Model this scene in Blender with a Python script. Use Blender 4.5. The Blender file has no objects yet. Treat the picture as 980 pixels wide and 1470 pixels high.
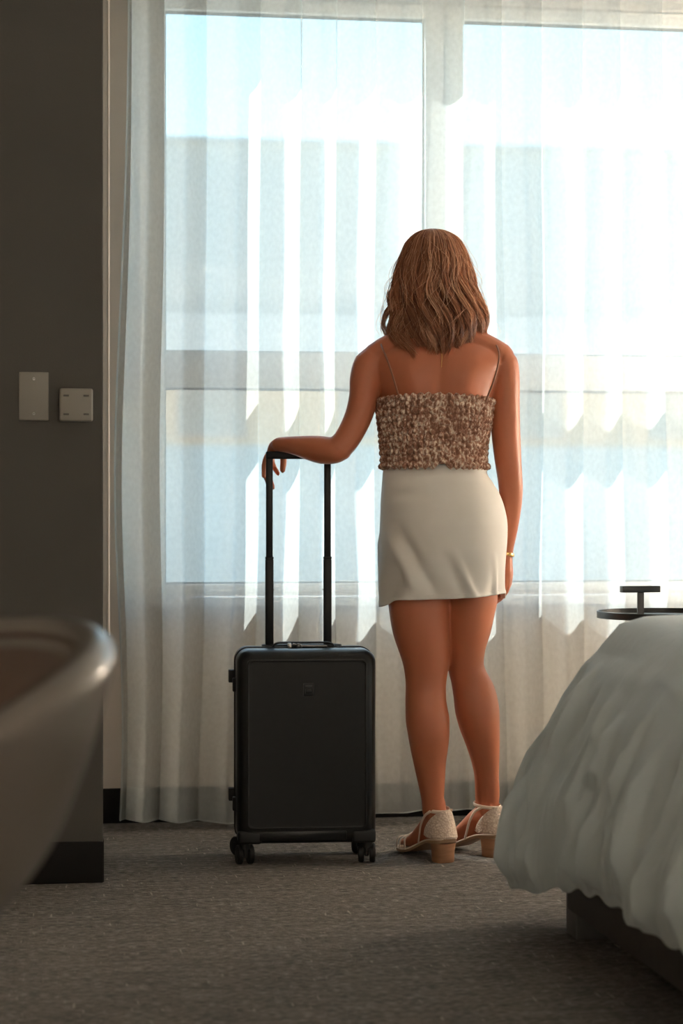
import bpy, bmesh, math, random
import numpy as np
from mathutils import Vector, Matrix, Euler
random.seed(7); rng = np.random.default_rng(7)
R = math.radians
scene = bpy.context.scene
COL = scene.collection

# ------------------------------------------------------------------ camera, sky, sun, exposure
FPX = 3000.0; CAMH = 0.94; THETA = math.atan(0.15)      # focal length (px of 1470), eye height, yaw to the right
CT, ST = math.cos(THETA), math.sin(THETA)
cam = bpy.data.cameras.new('camera'); camo = bpy.data.objects.new('camera', cam); COL.objects.link(camo)
cam.sensor_fit = 'VERTICAL'; cam.sensor_height = 36.0; cam.sensor_width = 24.0
cam.lens = FPX / 1470 * 36.0
camo.location = (0, 0, CAMH); camo.rotation_euler = (R(90), 0, -THETA)
cam.dof.use_dof = True; cam.dof.focus_distance = 5.55; cam.dof.aperture_fstop = 3.6
cam.clip_end = 500
scene.camera = camo

SUN_TRAVEL = Vector((.83, -1.0, -1.06)).normalized()
world = bpy.data.worlds.new('world'); scene.world = world; world.use_nodes = True
wn = world.node_tree; wn.nodes.clear()
wo = wn.nodes.new('ShaderNodeOutputWorld'); bg = wn.nodes.new('ShaderNodeBackground')
sky = wn.nodes.new('ShaderNodeTexSky'); sky.sky_type = 'NISHITA'; sky.sun_disc = False
sky.sun_elevation = math.asin(-SUN_TRAVEL.z)
sky.sun_rotation = math.atan2(-SUN_TRAVEL.x, -SUN_TRAVEL.y)
sky.air_density = 1.0; sky.dust_density = 0.2; sky.ozone_density = 1.5
bg.inputs['Strength'].default_value = 0.105
tint = wn.nodes.new('ShaderNodeMix'); tint.data_type = 'RGBA'; tint.blend_type = 'MULTIPLY'; tint.inputs[0].default_value = 1.0
tint.inputs[7].default_value = (1.02, 1.06, .93, 1)
wn.links.new(sky.outputs[0], tint.inputs[6]); wn.links.new(tint.outputs[2], bg.inputs[0]); wn.links.new(bg.outputs[0], wo.inputs[0])
sl = bpy.data.lights.new('sun', 'SUN'); sl.energy = 1.55; sl.angle = R(0.6); sl.color = (1.0, 0.96, 0.90)
so = bpy.data.objects.new('sun', sl); COL.objects.link(so)
so.rotation_euler = SUN_TRAVEL.to_track_quat('-Z', 'Y').to_euler(); so.location = (-6, 14, 10)

vs = scene.view_settings
vs.view_transform = 'Standard'; vs.look = 'None'; vs.gamma = 1.0; vs.use_curve_mapping = False
vs.exposure = 1.88
scene.cycles.transparent_max_bounces = 24
scene.cycles.max_bounces = 12; scene.cycles.diffuse_bounces = 8; scene.cycles.transmission_bounces = 8
scene.cycles.sample_clamp_indirect = 6.0

FILL = 48.0        # watts of the added fill light behind the camera

ASSUMED_LAMP_W = 23.0; ASSUMED_LAMP_XY = (3.02, 5.70)     # assumed lit floor lamp, unseen, in the corner at the right

# ------------------------------------------------------------------ helpers
def at(px, py, Z):
    """photo pixel at camera-axis depth Z -> room coordinates"""
    a = (px - 490) / FPX * Z
    return Vector((a * CT + Z * ST, Z * CT - a * ST, CAMH + (735 - py) / FPX * Z))
def new(name, me, mat=None, parent=None, smooth=True, kind=None):
    o = bpy.data.objects.new(name, me); COL.objects.link(o)
    if mat is not None and not me.materials: me.materials.append(mat)
    if smooth is True: me.shade_smooth()
    elif smooth: smooth_by_angle(me, smooth)
    if parent is not None: o.parent = parent
    if kind: o['kind'] = kind
    return o
def smooth_by_angle(me, deg):
    me.shade_smooth()
    bm = bmesh.new(); bm.from_mesh(me)
    for e in bm.edges:
        e.smooth = not (len(e.link_faces) != 2 or e.calc_face_angle(0) > R(deg))
    bm.to_mesh(me); bm.free()
def pyd(name, v, f):
    me = bpy.data.meshes.new(name); me.from_pydata([tuple(a) for a in v], [], f); me.update(); return me
def empty(name, loc=(0, 0, 0), rz=0):
    o = bpy.data.objects.new(name, None); COL.objects.link(o); o.location = loc; o.rotation_euler = (0, 0, rz)
    o.empty_display_size = 0.1
    return o
def tag(o, label=None, cat=None, group=None, kind=None):
    if label: o['label'] = label
    if cat: o['category'] = cat
    if group: o['group'] = group
    if kind: o['kind'] = kind
    return o
class MB:
    """collects shapes, builds one mesh"""
    def __init__(s): s.v = []; s.f = []
    def add(s, v, f):
        n = len(s.v); s.v += [Vector(a) for a in v]; s.f += [[i + n for i in q] for q in f]; return s
    def loft(s, rings, caps=True, closed=True):
        n = len(rings[0]); f = []
        for i in range(len(rings) - 1):
            for j in range(n if closed else n - 1):
                k = (j + 1) % n
                f.append([i*n+j, i*n+k, (i+1)*n+k, (i+1)*n+j])
        if caps:
            f.append(list(range(n))[::-1]); f.append([(len(rings)-1)*n + j for j in range(n)])
        return s.add([p for r in rings for p in r], f)
    def tube(s, path, rad, n=12, ref=None, sub=1, round_caps=True):
        path = [Vector(p) for p in path]
        rad = [r if isinstance(r, (tuple, list)) else (r, r) for r in (rad if isinstance(rad, (list,)) else [rad]*len(path))]
        if sub > 1 and len(path) > 2:
            P = []; Q = []
            A = np.array([list(p) + list(r) for p, r in zip(path, rad)])
            t = np.linspace(0, len(path)-1, (len(path)-1)*sub+1)
            B = np.stack([ci(np.arange(len(path)), A[:, k], t) for k in range(5)], 1)
            path = [Vector(b[:3]) for b in B]; rad = [(max(b[3], 1e-5), max(b[4], 1e-5)) for b in B]
        if round_caps:
            d0 = (path[0]-path[1]).normalized(); d1 = (path[-1]-path[-2]).normalized()
            r0 = min(rad[0]); r1 = min(rad[-1])
            pre = [(path[0]+d0*r0*a, (rad[0][0]*b, rad[0][1]*b)) for a, b in ((.98, .2), (.85, .55), (.5, .86))]
            post = [(path[-1]+d1*r1*a, (rad[-1][0]*b, rad[-1][1]*b)) for a, b in ((.5, .86), (.85, .55), (.98, .2))]
            path = [p for p, _ in pre] + path + [p for p, _ in post]
            rad = [q for _, q in pre] + rad + [q for _, q in post]
        rings = []; last = Vector(ref) if ref is not None else None
        for i, p in enumerate(path):
            t = (path[min(i+1, len(path)-1)] - path[max(i-1, 0)]).normalized()
            rv = last if last is not None else (Vector((1, 0, 0)) if abs(t.x) < .8 else Vector((0, 1, 0)))
            a = (rv - t*rv.dot(t)).normalized(); b = t.cross(a)
            if ref is None: last = a
            rings.append([p + a*(math.cos(q)*rad[i][0]) + b*(math.sin(q)*rad[i][1]) for q in [2*math.pi*k/n for k in range(n)]])
        return s.loft(rings)
    def box(s, c, d, bevel=0, seg=2, rot=None):
        bm = bmesh.new(); bmesh.ops.create_cube(bm, size=1)
        for v in bm.verts: v.co = Vector((v.co.x*d[0], v.co.y*d[1], v.co.z*d[2]))
        if bevel: bmesh.ops.bevel(bm, geom=bm.edges[:], offset=bevel, segments=seg, profile=.5, affect='EDGES')
        bm.verts.index_update()
        M = (rot if rot is not None else Matrix.Identity(3))
        s.add([M @ v.co + Vector(c) for v in bm.verts], [[v.index for v in f.verts] for f in bm.faces]); bm.free(); return s
    def cyl(s, a, b, r, n=24, r2=None, bevel=0):
        a = Vector(a); b = Vector(b); r2 = r if r2 is None else r2
        d = (b-a).normalized(); path = [a, b]; rad = [r, r2]
        if bevel: path = [a, a+d*bevel, b-d*bevel, b]; rad = [r-bevel, r, r2, r2-bevel]
        return s.tube(path, rad, n, round_caps=False)
    def ell(s, c, r, n=16, m=10, rot=None):
        rings = []
        M = rot if rot is not None else Matrix.Identity(3)
        for i in range(m+1):
            p = -math.pi/2 + math.pi*(i+.02)/(m+.04)
            rings.append([Vector(c) + M @ Vector((r[0]*math.cos(p)*math.cos(q), r[1]*math.cos(p)*math.sin(q), r[2]*math.sin(p))) for q in [2*math.pi*k/n for k in range(n)]])
        return s.loft(rings)
    def build(s, name, mat, parent=None, smooth=True, kind=None, label=None):
        me = pyd(name, s.v, s.f)
        bm = bmesh.new(); bm.from_mesh(me); bmesh.ops.recalc_face_normals(bm, faces=bm.faces); bm.to_mesh(me); bm.free()
        o = new(name, me, mat, parent, smooth, kind)
        if label: o['label'] = label
        return o
def ci(xs, ys, x):
    """Catmull-Rom style cubic through (xs, ys)"""
    xs = np.asarray(xs, float); ys = np.asarray(ys, float); x = np.asarray(x, float)
    if xs[0] > xs[-1]: xs = xs[::-1]; ys = ys[::-1]
    m = np.gradient(ys, xs)
    d = np.diff(ys)/np.diff(xs)
    for i in range(1, len(xs)-1):                       # monotone limiter
        if d[i-1]*d[i] <= 0: m[i] = 0
        else: m[i] = np.sign(m[i])*min(abs(m[i]), 3*abs(d[i-1]), 3*abs(d[i]))
    x = np.clip(x, xs[0], xs[-1]); i = np.clip(np.searchsorted(xs, x)-1, 0, len(xs)-2)
    h = xs[i+1]-xs[i]; t = (x-xs[i])/h
    return ((2*t**3-3*t**2+1)*ys[i] + (t**3-2*t**2+t)*h*m[i] + (-2*t**3+3*t**2)*ys[i+1] + (t**3-t**2)*h*m[i+1])
class SN:
    """cheap smooth 1-3D noise: a sum of random sines"""
    def __init__(s, dim, freq, n=7, seed=0):
        g = np.random.default_rng(seed); s.k = g.normal(size=(n, dim))*freq; s.p = g.uniform(0, 6.28, n); s.n = n
    def __call__(s, *x):
        x = np.stack(np.broadcast_arrays(*[np.asarray(a, float) for a in x]), -1)
        return np.sin(x @ s.k.T + s.p).sum(-1)/math.sqrt(s.n)

# ------------------------------------------------------------------ materials
class NT:
    def __init__(s, name):
        s.m = bpy.data.materials.new(name); s.m.use_nodes = True; s.t = s.m.node_tree
        s.p = s.t.nodes['Principled BSDF']; s.out = s.t.nodes['Material Output']
    def n(s, typ, **kw):
        o = s.t.nodes.new(typ)
        for k, v in kw.items():
            if k in o.inputs: o.inputs[k].default_value = v
            else: setattr(o, k, v)
        return o
    def l(s, a, b): s.t.links.new(a, b)
def rgb(c): return (c[0], c[1], c[2], 1)
def mat(name, col, rough=.6, col2=None, nscale=8, detail=4, bump=0, bscale=None, metal=0, spec=.5, stretch=None, coat=0, trans=0, sheen=0, lo=.35, hi=.65):
    m = NT(name); p = m.p
    p.inputs['Base Color'].default_value = rgb(col); p.inputs['Roughness'].default_value = rough
    p.inputs['Metallic'].default_value = metal; p.inputs['Specular IOR Level'].default_value = spec
    p.inputs['Coat Weight'].default_value = coat; p.inputs['Sheen Weight'].default_value = sheen
    tc = m.n('ShaderNodeTexCoord'); vec = tc.outputs['Object']
    if stretch:
        mp = m.n('ShaderNodeMapping'); mp.inputs['Scale'].default_value = stretch; m.l(vec, mp.inputs[0]); vec = mp.outputs[0]
    nz = m.n('ShaderNodeTexNoise', Scale=nscale, Detail=detail); m.l(vec, nz.inputs['Vector'])
    if col2 is None: col2 = tuple(c*.9 for c in col)
    cr = m.n('ShaderNodeValToRGB'); cr.color_ramp.elements[0].color = rgb(col); cr.color_ramp.elements[1].color = rgb(col2)
    cr.color_ramp.elements[0].position = lo; cr.color_ramp.elements[1].position = hi
    m.l(nz.outputs['Fac'], cr.inputs[0]); m.l(cr.outputs[0], p.inputs['Base Color'])
    if bump:
        nb = m.n('ShaderNodeTexNoise', Scale=bscale or nscale*4, Detail=3); m.l(vec, nb.inputs['Vector'])
        b = m.n('ShaderNodeBump', Strength=bump, Distance=.01); m.l(nb.outputs['Fac'], b.inputs['Height']); m.l(b.outputs[0], p.inputs['Normal'])
    if trans:
        tl = m.n('ShaderNodeBsdfTranslucent'); m.l(cr.outputs[0], tl.inputs[0])
        mx = m.n('ShaderNodeMixShader', Fac=trans); m.l(p.outputs[0], mx.inputs[1]); m.l(tl.outputs[0], mx.inputs[2]); m.l(mx.outputs[0], m.out.inputs[0])
    return m.m

M = {}
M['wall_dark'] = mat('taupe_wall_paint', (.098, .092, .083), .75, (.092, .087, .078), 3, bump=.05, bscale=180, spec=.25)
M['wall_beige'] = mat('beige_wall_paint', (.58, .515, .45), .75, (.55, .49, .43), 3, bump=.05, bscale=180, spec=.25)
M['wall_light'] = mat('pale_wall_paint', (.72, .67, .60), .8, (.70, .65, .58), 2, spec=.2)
M['ceiling'] = mat('ceiling_paint', (.78, .76, .72), .9, (.76, .74, .70), 2, spec=.2)
M['baseboard'] = mat('dark_rubber_baseboard', (.014, .013, .012), .65, (.012, .011, .010), 6, spec=.12)
M['frame'] = mat('white_window_frame', (.80, .80, .77), .45, (.78, .78, .75), 5)
M['gasket'] = mat('grey_window_gasket', (.09, .09, .09), .6)
M['sill'] = mat('white_sill', (.78, .77, .74), .4, (.75, .74, .71), 5)
M['plate'] = mat('plastic_plate', (.27, .255, .225), .45, (.255, .24, .21), 9)
M['plate_dark'] = mat('plate_slot_grey', (.12, .11, .10), .5)
M['steel'] = mat('brushed_steel', (.45, .44, .42), .32, (.36, .35, .33), 40, metal=1)
M['case'] = mat('black_polycarbonate', (.008, .0090, .0092), .31, (.007, .0076, .0076), 60, bump=.04, bscale=700, spec=.38)
M['case_trim'] = mat('black_rubber_trim', (.010, .010, .010), .55, (.008, .008, .008), 20)
M['rod'] = mat('black_anodised_rod', (.010, .012, .013), .40, (.009, .010, .011), 30, spec=.25)
M['rod_light'] = mat('dark_grey_metal', (.07, .07, .07), .5)
M['orange'] = mat('orange_axle_cap', (.55, .13, .03), .5)
M['black_metal'] = mat('black_powder_coated_metal', (.018, .019, .019), .36, (.015, .016, .016), 60, spec=.6)
M['bedframe'] = mat('dark_bed_frame_wood', (.070, .062, .055), .6, (.058, .050, .045), 5, stretch=(1, 6, 6))
M['bedleg'] = mat('grey_bed_leg_metal', (.16, .165, .16), .5)
M['mattress'] = mat('mattress_ticking', (.7, .7, .67), .8)
M['leather'] = mat('taupe_leather', (.130, .114, .096), .38, (.115, .100, .085), 6, bump=.08, bscale=90, spec=.8, coat=.5)
M['leather_in'] = mat('brown_leather_lining', (.10, .062, .045), .45, (.085, .052, .038), 6, bump=.10, bscale=90)
M['skirt'] = mat('ivory_woven_skirt', (.82, .785, .73), .7, (.79, .755, .70), 14, bump=.03, bscale=500, sheen=.2, trans=.08)
M['seam'] = mat('seam_thread', (.30, .27, .23), .8)
M['gold'] = mat('gold_metal', (.86, .52, .20), .22, (.80, .46, .17), 30, metal=1)
M['sandal_strap'] = mat('cream_sandal_leather', (.86, .70, .56), .5, (.82, .66, .52), 30, bump=.05)
M['sole'] = mat('tan_sandal_sole', (.42, .27, .16), .55, (.36, .22, .13), 20)
M['heel'] = mat('stacked_wood_heel', (.44, .22, .115), .5, (.35, .17, .085), 14, stretch=(1, 1, 8))
M['nail'] = mat('pale_nail_polish', (.70, .42, .36), .25)
M['eye'] = mat('eye_white', (.75, .72, .68), .15); M['iris'] = mat('brown_iris', (.06, .03, .015), .1)
M['lip'] = mat('rose_lip', (.42, .13, .11), .4); M['brow'] = mat('brown_eyebrow', (.09, .045, .022), .8)
M['wand'] = mat('white_plastic_wand', (.74, .68, .60), .35)
M['strap_cord'] = mat('thin_brown_strap', (.27, .115, .065), .5)

def skin_mat():
    m = NT('tanned_skin'); p = m.p
    tc = m.n('ShaderNodeTexCoord')
    nz = m.n('ShaderNodeTexNoise', Scale=9, Detail=5); m.l(tc.outputs['Object'], nz.inputs['Vector'])
    cr = m.n('ShaderNodeValToRGB'); cr.color_ramp.elements[0].color = (.50, .160, .076, 1); cr.color_ramp.elements[1].color = (.55, .182, .090, 1)
    cr.color_ramp.elements[0].position = .3; cr.color_ramp.elements[1].position = .7
    m.l(nz.outputs['Fac'], cr.inputs[0]); m.l(cr.outputs[0], p.inputs['Base Color'])
    p.inputs['Roughness'].default_value = .42; p.inputs['Specular IOR Level'].default_value = .45
    p.inputs['Subsurface Weight'].default_value = .12; p.inputs['Subsurface Radius'].default_value = (1, .35, .2); p.inputs['Subsurface Scale'].default_value = .012
    nb = m.n('ShaderNodeTexNoise', Scale=260, Detail=2); m.l(tc.outputs['Object'], nb.inputs['Vector'])
    b = m.n('ShaderNodeBump', Strength=.05, Distance=.002); m.l(nb.outputs['Fac'], b.inputs['Height']); m.l(b.outputs[0], p.inputs['Normal'])
    return m.m
M['skin'] = skin_mat()

def hair_mat():
    m = NT('auburn_hair'); p = m.p
    a = m.n('ShaderNodeAttribute', attribute_name='shade')
    cr = m.n('ShaderNodeValToRGB'); e = cr.color_ramp.elements
    e[0].color = (.20, .066, .030, 1); e[0].position = 0; e[1].color = (.95, .60, .38, 1); e[1].position = 1
    x = e.new(.6); x.color = (.60, .255, .125, 1)
    m.l(a.outputs['Fac'], cr.inputs[0]); m.l(cr.outputs[0], p.inputs['Base Color'])
    p.inputs['Roughness'].default_value = .36; p.inputs['Specular IOR Level'].default_value = .6
    tl = m.n('ShaderNodeBsdfTranslucent'); m.l(cr.outputs[0], tl.inputs[0])
    mx = m.n('ShaderNodeMixShader', Fac=.28); m.l(p.outputs[0], mx.inputs[1]); m.l(tl.outputs[0], mx.inputs[2]); m.l(mx.outputs[0], m.out.inputs[0])
    return m.m
M['hair'] = hair_mat()

def smock_mat():
    m = NT('brown_cream_smocked_cotton'); p = m.p
    tc = m.n('ShaderNodeTexCoord'); mp = m.n('ShaderNodeMapping'); mp.inputs['Scale'].default_value = (1.5, 1.5, .9); m.l(tc.outputs['Object'], mp.inputs[0])
    nz = m.n('ShaderNodeTexNoise', Scale=105, Detail=2); m.l(mp.outputs[0], nz.inputs['Vector'])
    n2 = m.n('ShaderNodeTexNoise', Scale=24, Detail=2); m.l(mp.outputs[0], n2.inputs['Vector'])
    ad = m.n('ShaderNodeMath', operation='ADD'); m.l(nz.outputs['Fac'], ad.inputs[0])
    mu = m.n('ShaderNodeMath', operation='MULTIPLY'); m.l(n2.outputs['Fac'], mu.inputs[0]); mu.inputs[1].default_value = .5; m.l(mu.outputs[0], ad.inputs[1])
    cr = m.n('ShaderNodeValToRGB'); e = cr.color_ramp.elements
    e[0].position = .64; e[0].color = (.30, .135, .082, 1); e[1].position = .92; e[1].color = (.84, .70, .57, 1)
    x = e.new(.78); x.color = (.50, .29, .20, 1)
    m.l(ad.outputs[0], cr.inputs[0]); m.l(cr.outputs[0], p.inputs['Base Color']); p.inputs['Roughness'].default_value = .85
    return m.m
M['smock'] = smock_mat()

def weave_heel_mat():
    m = NT('woven_cream_raffia'); p = m.p
    tc = m.n('ShaderNodeTexCoord')
    v = m.n('ShaderNodeTexVoronoi', Scale=190); m.l(tc.outputs['Object'], v.inputs['Vector'])
    cr = m.n('ShaderNodeValToRGB'); cr.color_ramp.elements[0].color = (.90, .76, .64, 1); cr.color_ramp.elements[1].color = (.62, .46, .35, 1); cr.color_ramp.elements[1].position = .75
    m.l(v.outputs['Distance'], cr.inputs[0]); m.l(cr.outputs[0], p.inputs['Base Color']); p.inputs['Roughness'].default_value = .7
    b = m.n('ShaderNodeBump', Strength=.5, Distance=.003); b.invert = True; m.l(v.outputs['Distance'], b.inputs['Height']); m.l(b.outputs[0], p.inputs['Normal'])
    return m.m
M['raffia'] = weave_heel_mat()

def carpet_mat():
    m = NT('brown_loop_carpet'); p = m.p
    tc = m.n('ShaderNodeTexCoord')
    def noise(scale, st, det=2):
        mp = m.n('ShaderNodeMapping'); mp.inputs['Scale'].default_value = st; m.l(tc.outputs['Object'], mp.inputs[0])
        nz = m.n('ShaderNodeTexNoise', Scale=scale, Detail=det); m.l(mp.outputs[0], nz.inputs['Vector']); return nz.outputs['Fac']
    a = noise(105, (.45, 1.7, 1)); b = noise(14, (.5, 3, 1), 3); c = noise(38, (3.2, .35, 1), 2); d = noise(320, (1, 1, 1))
    cr = m.n('ShaderNodeValToRGB'); e = cr.color_ramp.elements
    e[0].position = .33; e[0].color = (.088, .079, .068, 1); e[1].position = .70; e[1].color = (.43, .385, .335, 1)
    x = e.new(.5); x.color = (.205, .18, .155, 1)
    s1 = m.n('ShaderNodeMath', operation='MULTIPLY_ADD'); m.l(b, s1.inputs[0]); s1.inputs[1].default_value = .35
    s0 = m.n('ShaderNodeMath', operation='MULTIPLY_ADD'); m.l(d, s0.inputs[0]); s0.inputs[1].default_value = .30; s0.inputs[2].default_value = -.32
    m.l(s0.outputs[0], s1.inputs[2])
    s2 = m.n('ShaderNodeMath', operation='MULTIPLY_ADD'); m.l(a, s2.inputs[0]); s2.inputs[1].default_value = .95; m.l(s1.outputs[0], s2.inputs[2])
    m.l(s2.outputs[0], cr.inputs[0])
    # scattered pale flecks running along the pile rows
    fl = m.n('ShaderNodeValToRGB'); fl.color_ramp.elements[0].position = .665; fl.color_ramp.elements[1].position = .75
    m.l(c, fl.inputs[0])
    mx = m.n('ShaderNodeMix', data_type='RGBA'); m.l(fl.outputs[0], mx.inputs[0]); m.l(cr.outputs[0], mx.inputs[6]); mx.inputs[7].default_value = (.55, .48, .40, 1)
    m.l(mx.outputs[2], p.inputs['Base Color'])
    p.inputs['Roughness'].default_value = .95; p.inputs['Specular IOR Level'].default_value = .12; p.inputs['Sheen Weight'].default_value = .15
    bp = m.n('ShaderNodeBump', Strength=1.0, Distance=.02); m.l(s2.outputs[0], bp.inputs['Height']); m.l(bp.outputs[0], p.inputs['Normal'])
    return m.m
M['carpet'] = carpet_mat()

def linen_mat():
    m = NT('grey_white_duvet_cotton'); p = m.p
    tc = m.n('ShaderNodeTexCoord')
    nz = m.n('ShaderNodeTexNoise', Scale=5, Detail=6); m.l(tc.outputs['Object'], nz.inputs['Vector'])
    cr = m.n('ShaderNodeValToRGB'); cr.color_ramp.elements[0].color = (.50, .575, .60, 1); cr.color_ramp.elements[1].color = (.54, .61, .63, 1)
    m.l(nz.outputs['Fac'], cr.inputs[0]); m.l(cr.outputs[0], p.inputs['Base Color'])
    p.inputs['Roughness'].default_value = .8; p.inputs['Sheen Weight'].default_value = .2
    mp = m.n('ShaderNodeMapping'); mp.inputs['Scale'].default_value = (1.2, 1.2, .5); m.l(tc.outputs['Object'], mp.inputs[0])
    nb = m.n('ShaderNodeTexNoise', Scale=16, Detail=4, Distortion=1.2); m.l(mp.outputs[0], nb.inputs['Vector'])
    b = m.n('ShaderNodeBump', Strength=.22, Distance=.010); m.l(nb.outputs['Fac'], b.inputs['Height']); m.l(b.outputs[0], p.inputs['Normal'])
    return m.m
M['duvet'] = linen_mat()

def sheer_mat(name, clear, col):
    m = NT(name); m.t.nodes.remove(m.p)
    tr = m.n('ShaderNodeBsdfTransparent'); tr.inputs[0].default_value = (1, 1, 1, 1)
    df = m.n('ShaderNodeBsdfDiffuse'); df.inputs[0].default_value = rgb(col)
    tl = m.n('ShaderNodeBsdfTranslucent'); tl.inputs[0].default_value = rgb(col)
    tc = m.n('ShaderNodeTexCoord'); mp = m.n('ShaderNodeMapping'); mp.inputs['Scale'].default_value = (1, 1, .12); m.l(tc.outputs['UV'], mp.inputs[0])
    nz = m.n('ShaderNodeTexNoise', Scale=60, Detail=2); m.l(mp.outputs[0], nz.inputs['Vector'])
    mr = m.n('ShaderNodeMapRange'); mr.inputs['From Min'].default_value = .3; mr.inputs['From Max'].default_value = .7
    mr.inputs['To Min'].default_value = 1-clear-.03; mr.inputs['To Max'].default_value = 1-clear+.03; m.l(nz.outputs['Fac'], mr.inputs[0])
    a = m.n('ShaderNodeMixShader', Fac=.87); m.l(df.outputs[0], a.inputs[1]); m.l(tl.outputs[0], a.inputs[2])
    b = m.n('ShaderNodeMixShader'); m.l(mr.outputs[0], b.inputs[0]); m.l(tr.outputs[0], b.inputs[1]); m.l(a.outputs[0], b.inputs[2])
    m.l(b.outputs[0], m.out.inputs[0]); return m.m
M['sheer'] = sheer_mat('white_sheer_voile', .45, (.905, .95, .945))
M['sheer_hem'] = sheer_mat('white_sheer_double_hem', .32, (.80, .84, .835))
M['drape'] = mat('grey_side_drape', (.40, .42, .40), .9, (.36, .38, .36), 30, trans=.25)

def glass_mat():
    m = NT('clear_window_glass'); m.t.nodes.remove(m.p)
    tr = m.n('ShaderNodeBsdfTransparent'); tr.inputs[0].default_value = (.94, .97, .96, 1)
    gl = m.n('ShaderNodeBsdfGlossy', Roughness=.02)
    mx = m.n('ShaderNodeMixShader', Fac=.03); m.l(tr.outputs[0], mx.inputs[1]); m.l(gl.outputs[0], mx.inputs[2]); m.l(mx.outputs[0], m.out.inputs[0])
    return m.m
M['glass'] = glass_mat()
M['ext_grey'] = mat('grey_facade_render', (.76, .72, .66), .9, (.72, .68, .62), .5)
M['ext_light'] = mat('pale_facade_band', (.86, .84, .80), .9, (.82, .80, .76), .5)
M['ext_tan'] = mat('tan_facade_brick', (.90, .66, .44), .9, (.80, .54, .34), .5)
M['ext_blue'] = mat('blue_grey_facade_base', (.64, .68, .68), .9, (.58, .62, .62), .6)
M['ext_glass'] = mat('pale_far_window', (.52, .46, .40), .4)
M['ground'] = mat('pale_concrete_ground', (.80, .77, .72), .9, (.74, .71, .67), .4)

# ------------------------------------------------------------------ the room
YW = 6.35                       # inner face of the window wall
XL, XR, YB, ZC = -1.9, 3.25, -2.2, 2.72
CX, CY = .189, 5.34             # corner of the projecting wall at left
SILL, TOPW = .69, 2.52
W0, W1 = .335, 3.16             # window opening
def box_obj(name, lo, hi, m, parent=None, kind=None, bevel=0, smooth=False, label=None):
    b = MB(); lo = Vector(lo); hi = Vector(hi)
    b.box((lo+hi)/2, hi-lo, bevel); return b.build(name, m, parent, smooth if smooth else (35 if bevel else False), kind, label)
S = 'structure'
box_obj('floor', (XL-.2, YB-.2, -.12), (XR+.2, YW+.2, 0), M['carpet'], kind=S)
box_obj('ceiling', (XL-.2, YB-.2, ZC), (XR+.2, YW+.25, ZC+.15), M['ceiling'], kind=S)
box_obj('wall_right', (XR, YB, 0), (XR+.15, YW+.2, ZC), M['wall_light'], kind=S)
box_obj('wall_rear', (XL, YB-.15, 0), (XR, YB, ZC), M['wall_light'], kind=S)
box_obj('wall_far_left', (XL-.15, YB, 0), (XL, CY, ZC), M['wall_light'], kind=S)
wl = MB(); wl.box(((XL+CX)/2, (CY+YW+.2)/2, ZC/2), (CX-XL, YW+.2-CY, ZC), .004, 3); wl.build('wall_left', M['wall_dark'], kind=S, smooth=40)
wb = MB()
wb.box(((CX+XR)/2, YW+.053, SILL/2), (XR-CX, .106, SILL)); wb.box(((CX+XR)/2, YW+.053, (TOPW+ZC)/2), (XR-CX, .106, ZC-TOPW))
wb.box(((CX+W0)/2, YW+.053, (SILL+TOPW)/2), (W0-CX, .106, TOPW-SILL)); wb.box(((W1+XR)/2, YW+.053, (SILL+TOPW)/2), (XR-W1, .106, TOPW-SILL))
wb.build('wall_window', M['wall_beige'], kind=S, smooth=False)
# baseboards
box_obj('baseboard_left', (XL, CY-.012, 0), (CX, CY, .105), M['baseboard'], kind=S, bevel=.003)
box_obj('baseboard_return', (CX, CY+.001, 0), (CX+.002, YW, .105), M['baseboard'], kind=S, bevel=.0005)
box_obj('baseboard_window', (CX+.010, YW-.012, 0), (XR, YW, .105), M['baseboard'], kind=S, bevel=.003)
box_obj('baseboard_right', (XR-.012, YB, 0), (XR, YW-.012, .105), M['baseboard'], kind=S, bevel=.003)
# windows: one unit per bay
FY0, FY1 = YW+.035, YW+.105
bays = [(.413, 1.222), (1.341, 2.150), (2.269, 3.078)]  # third bay is assumed, out of view, added for more light
outer = [W0, (1.222+1.341)/2, (2.150+2.269)/2, W1]
for i, (g0, g1) in enumerate(bays):
    w = empty('window_%d' % (i+1), ((g0+g1)/2, YW+.07, SILL)); w['kind'] = S
    def wp(name, lo, hi, m, par=w, bevel=.003):
        o = box_obj(name, lo, hi, m, None, bevel=bevel); o.parent = par; o.matrix_parent_inverse = Matrix.Translation(-Vector(par.location)); return o
    o0, o1 = outer[i], outer[i+1]
    wp('jamb', (o0+.001, FY0, SILL), (g0, FY1, TOPW), M['frame']); wp('jamb', (g1, FY0, SILL), (o1-.001, FY1, TOPW), M['frame'])
    wp('head_rail', (g0, FY0, 2.476), (g1, FY1, TOPW), M['frame']); wp('bottom_rail', (g0, FY0, SILL), (g1, FY1, .719), M['frame'])
    wp('transom', (g0, FY0, 1.323), (g1, FY1, 1.431), M['frame'])
    for z0, z1, n in ((.719, 1.323, 'pane'), (1.431, 2.476, 'pane')):
        wp(n, (g0-.004, YW+.068, z0-.004), (g1+.004, YW+.074, z1+.004), M['glass'], bevel=0)
        gk = MB(); e = .009; yk = YW+.062
        for lo, hi in (((g0, yk, z0), (g0+e*.6, yk+.006, z1)), ((g1-e*.6, yk, z0), (g1, yk+.006, z1)), ((g0, yk, z0), (g1, yk+.006, z0+e*.6)), ((g0, yk, z1-e), (g1, yk+.006, z1))):
            lo = Vector(lo); hi = Vector(hi); gk.box((lo+hi)/2, hi-lo)
        k = gk.build('gasket', M['gasket'], w, False); k.matrix_parent_inverse = Matrix.Translation(-Vector(w.location))
    wp('head_bead', (g0-.03, FY0-.006, 2.508), (g1+.03, FY0, 2.514), M['sill'])
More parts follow.
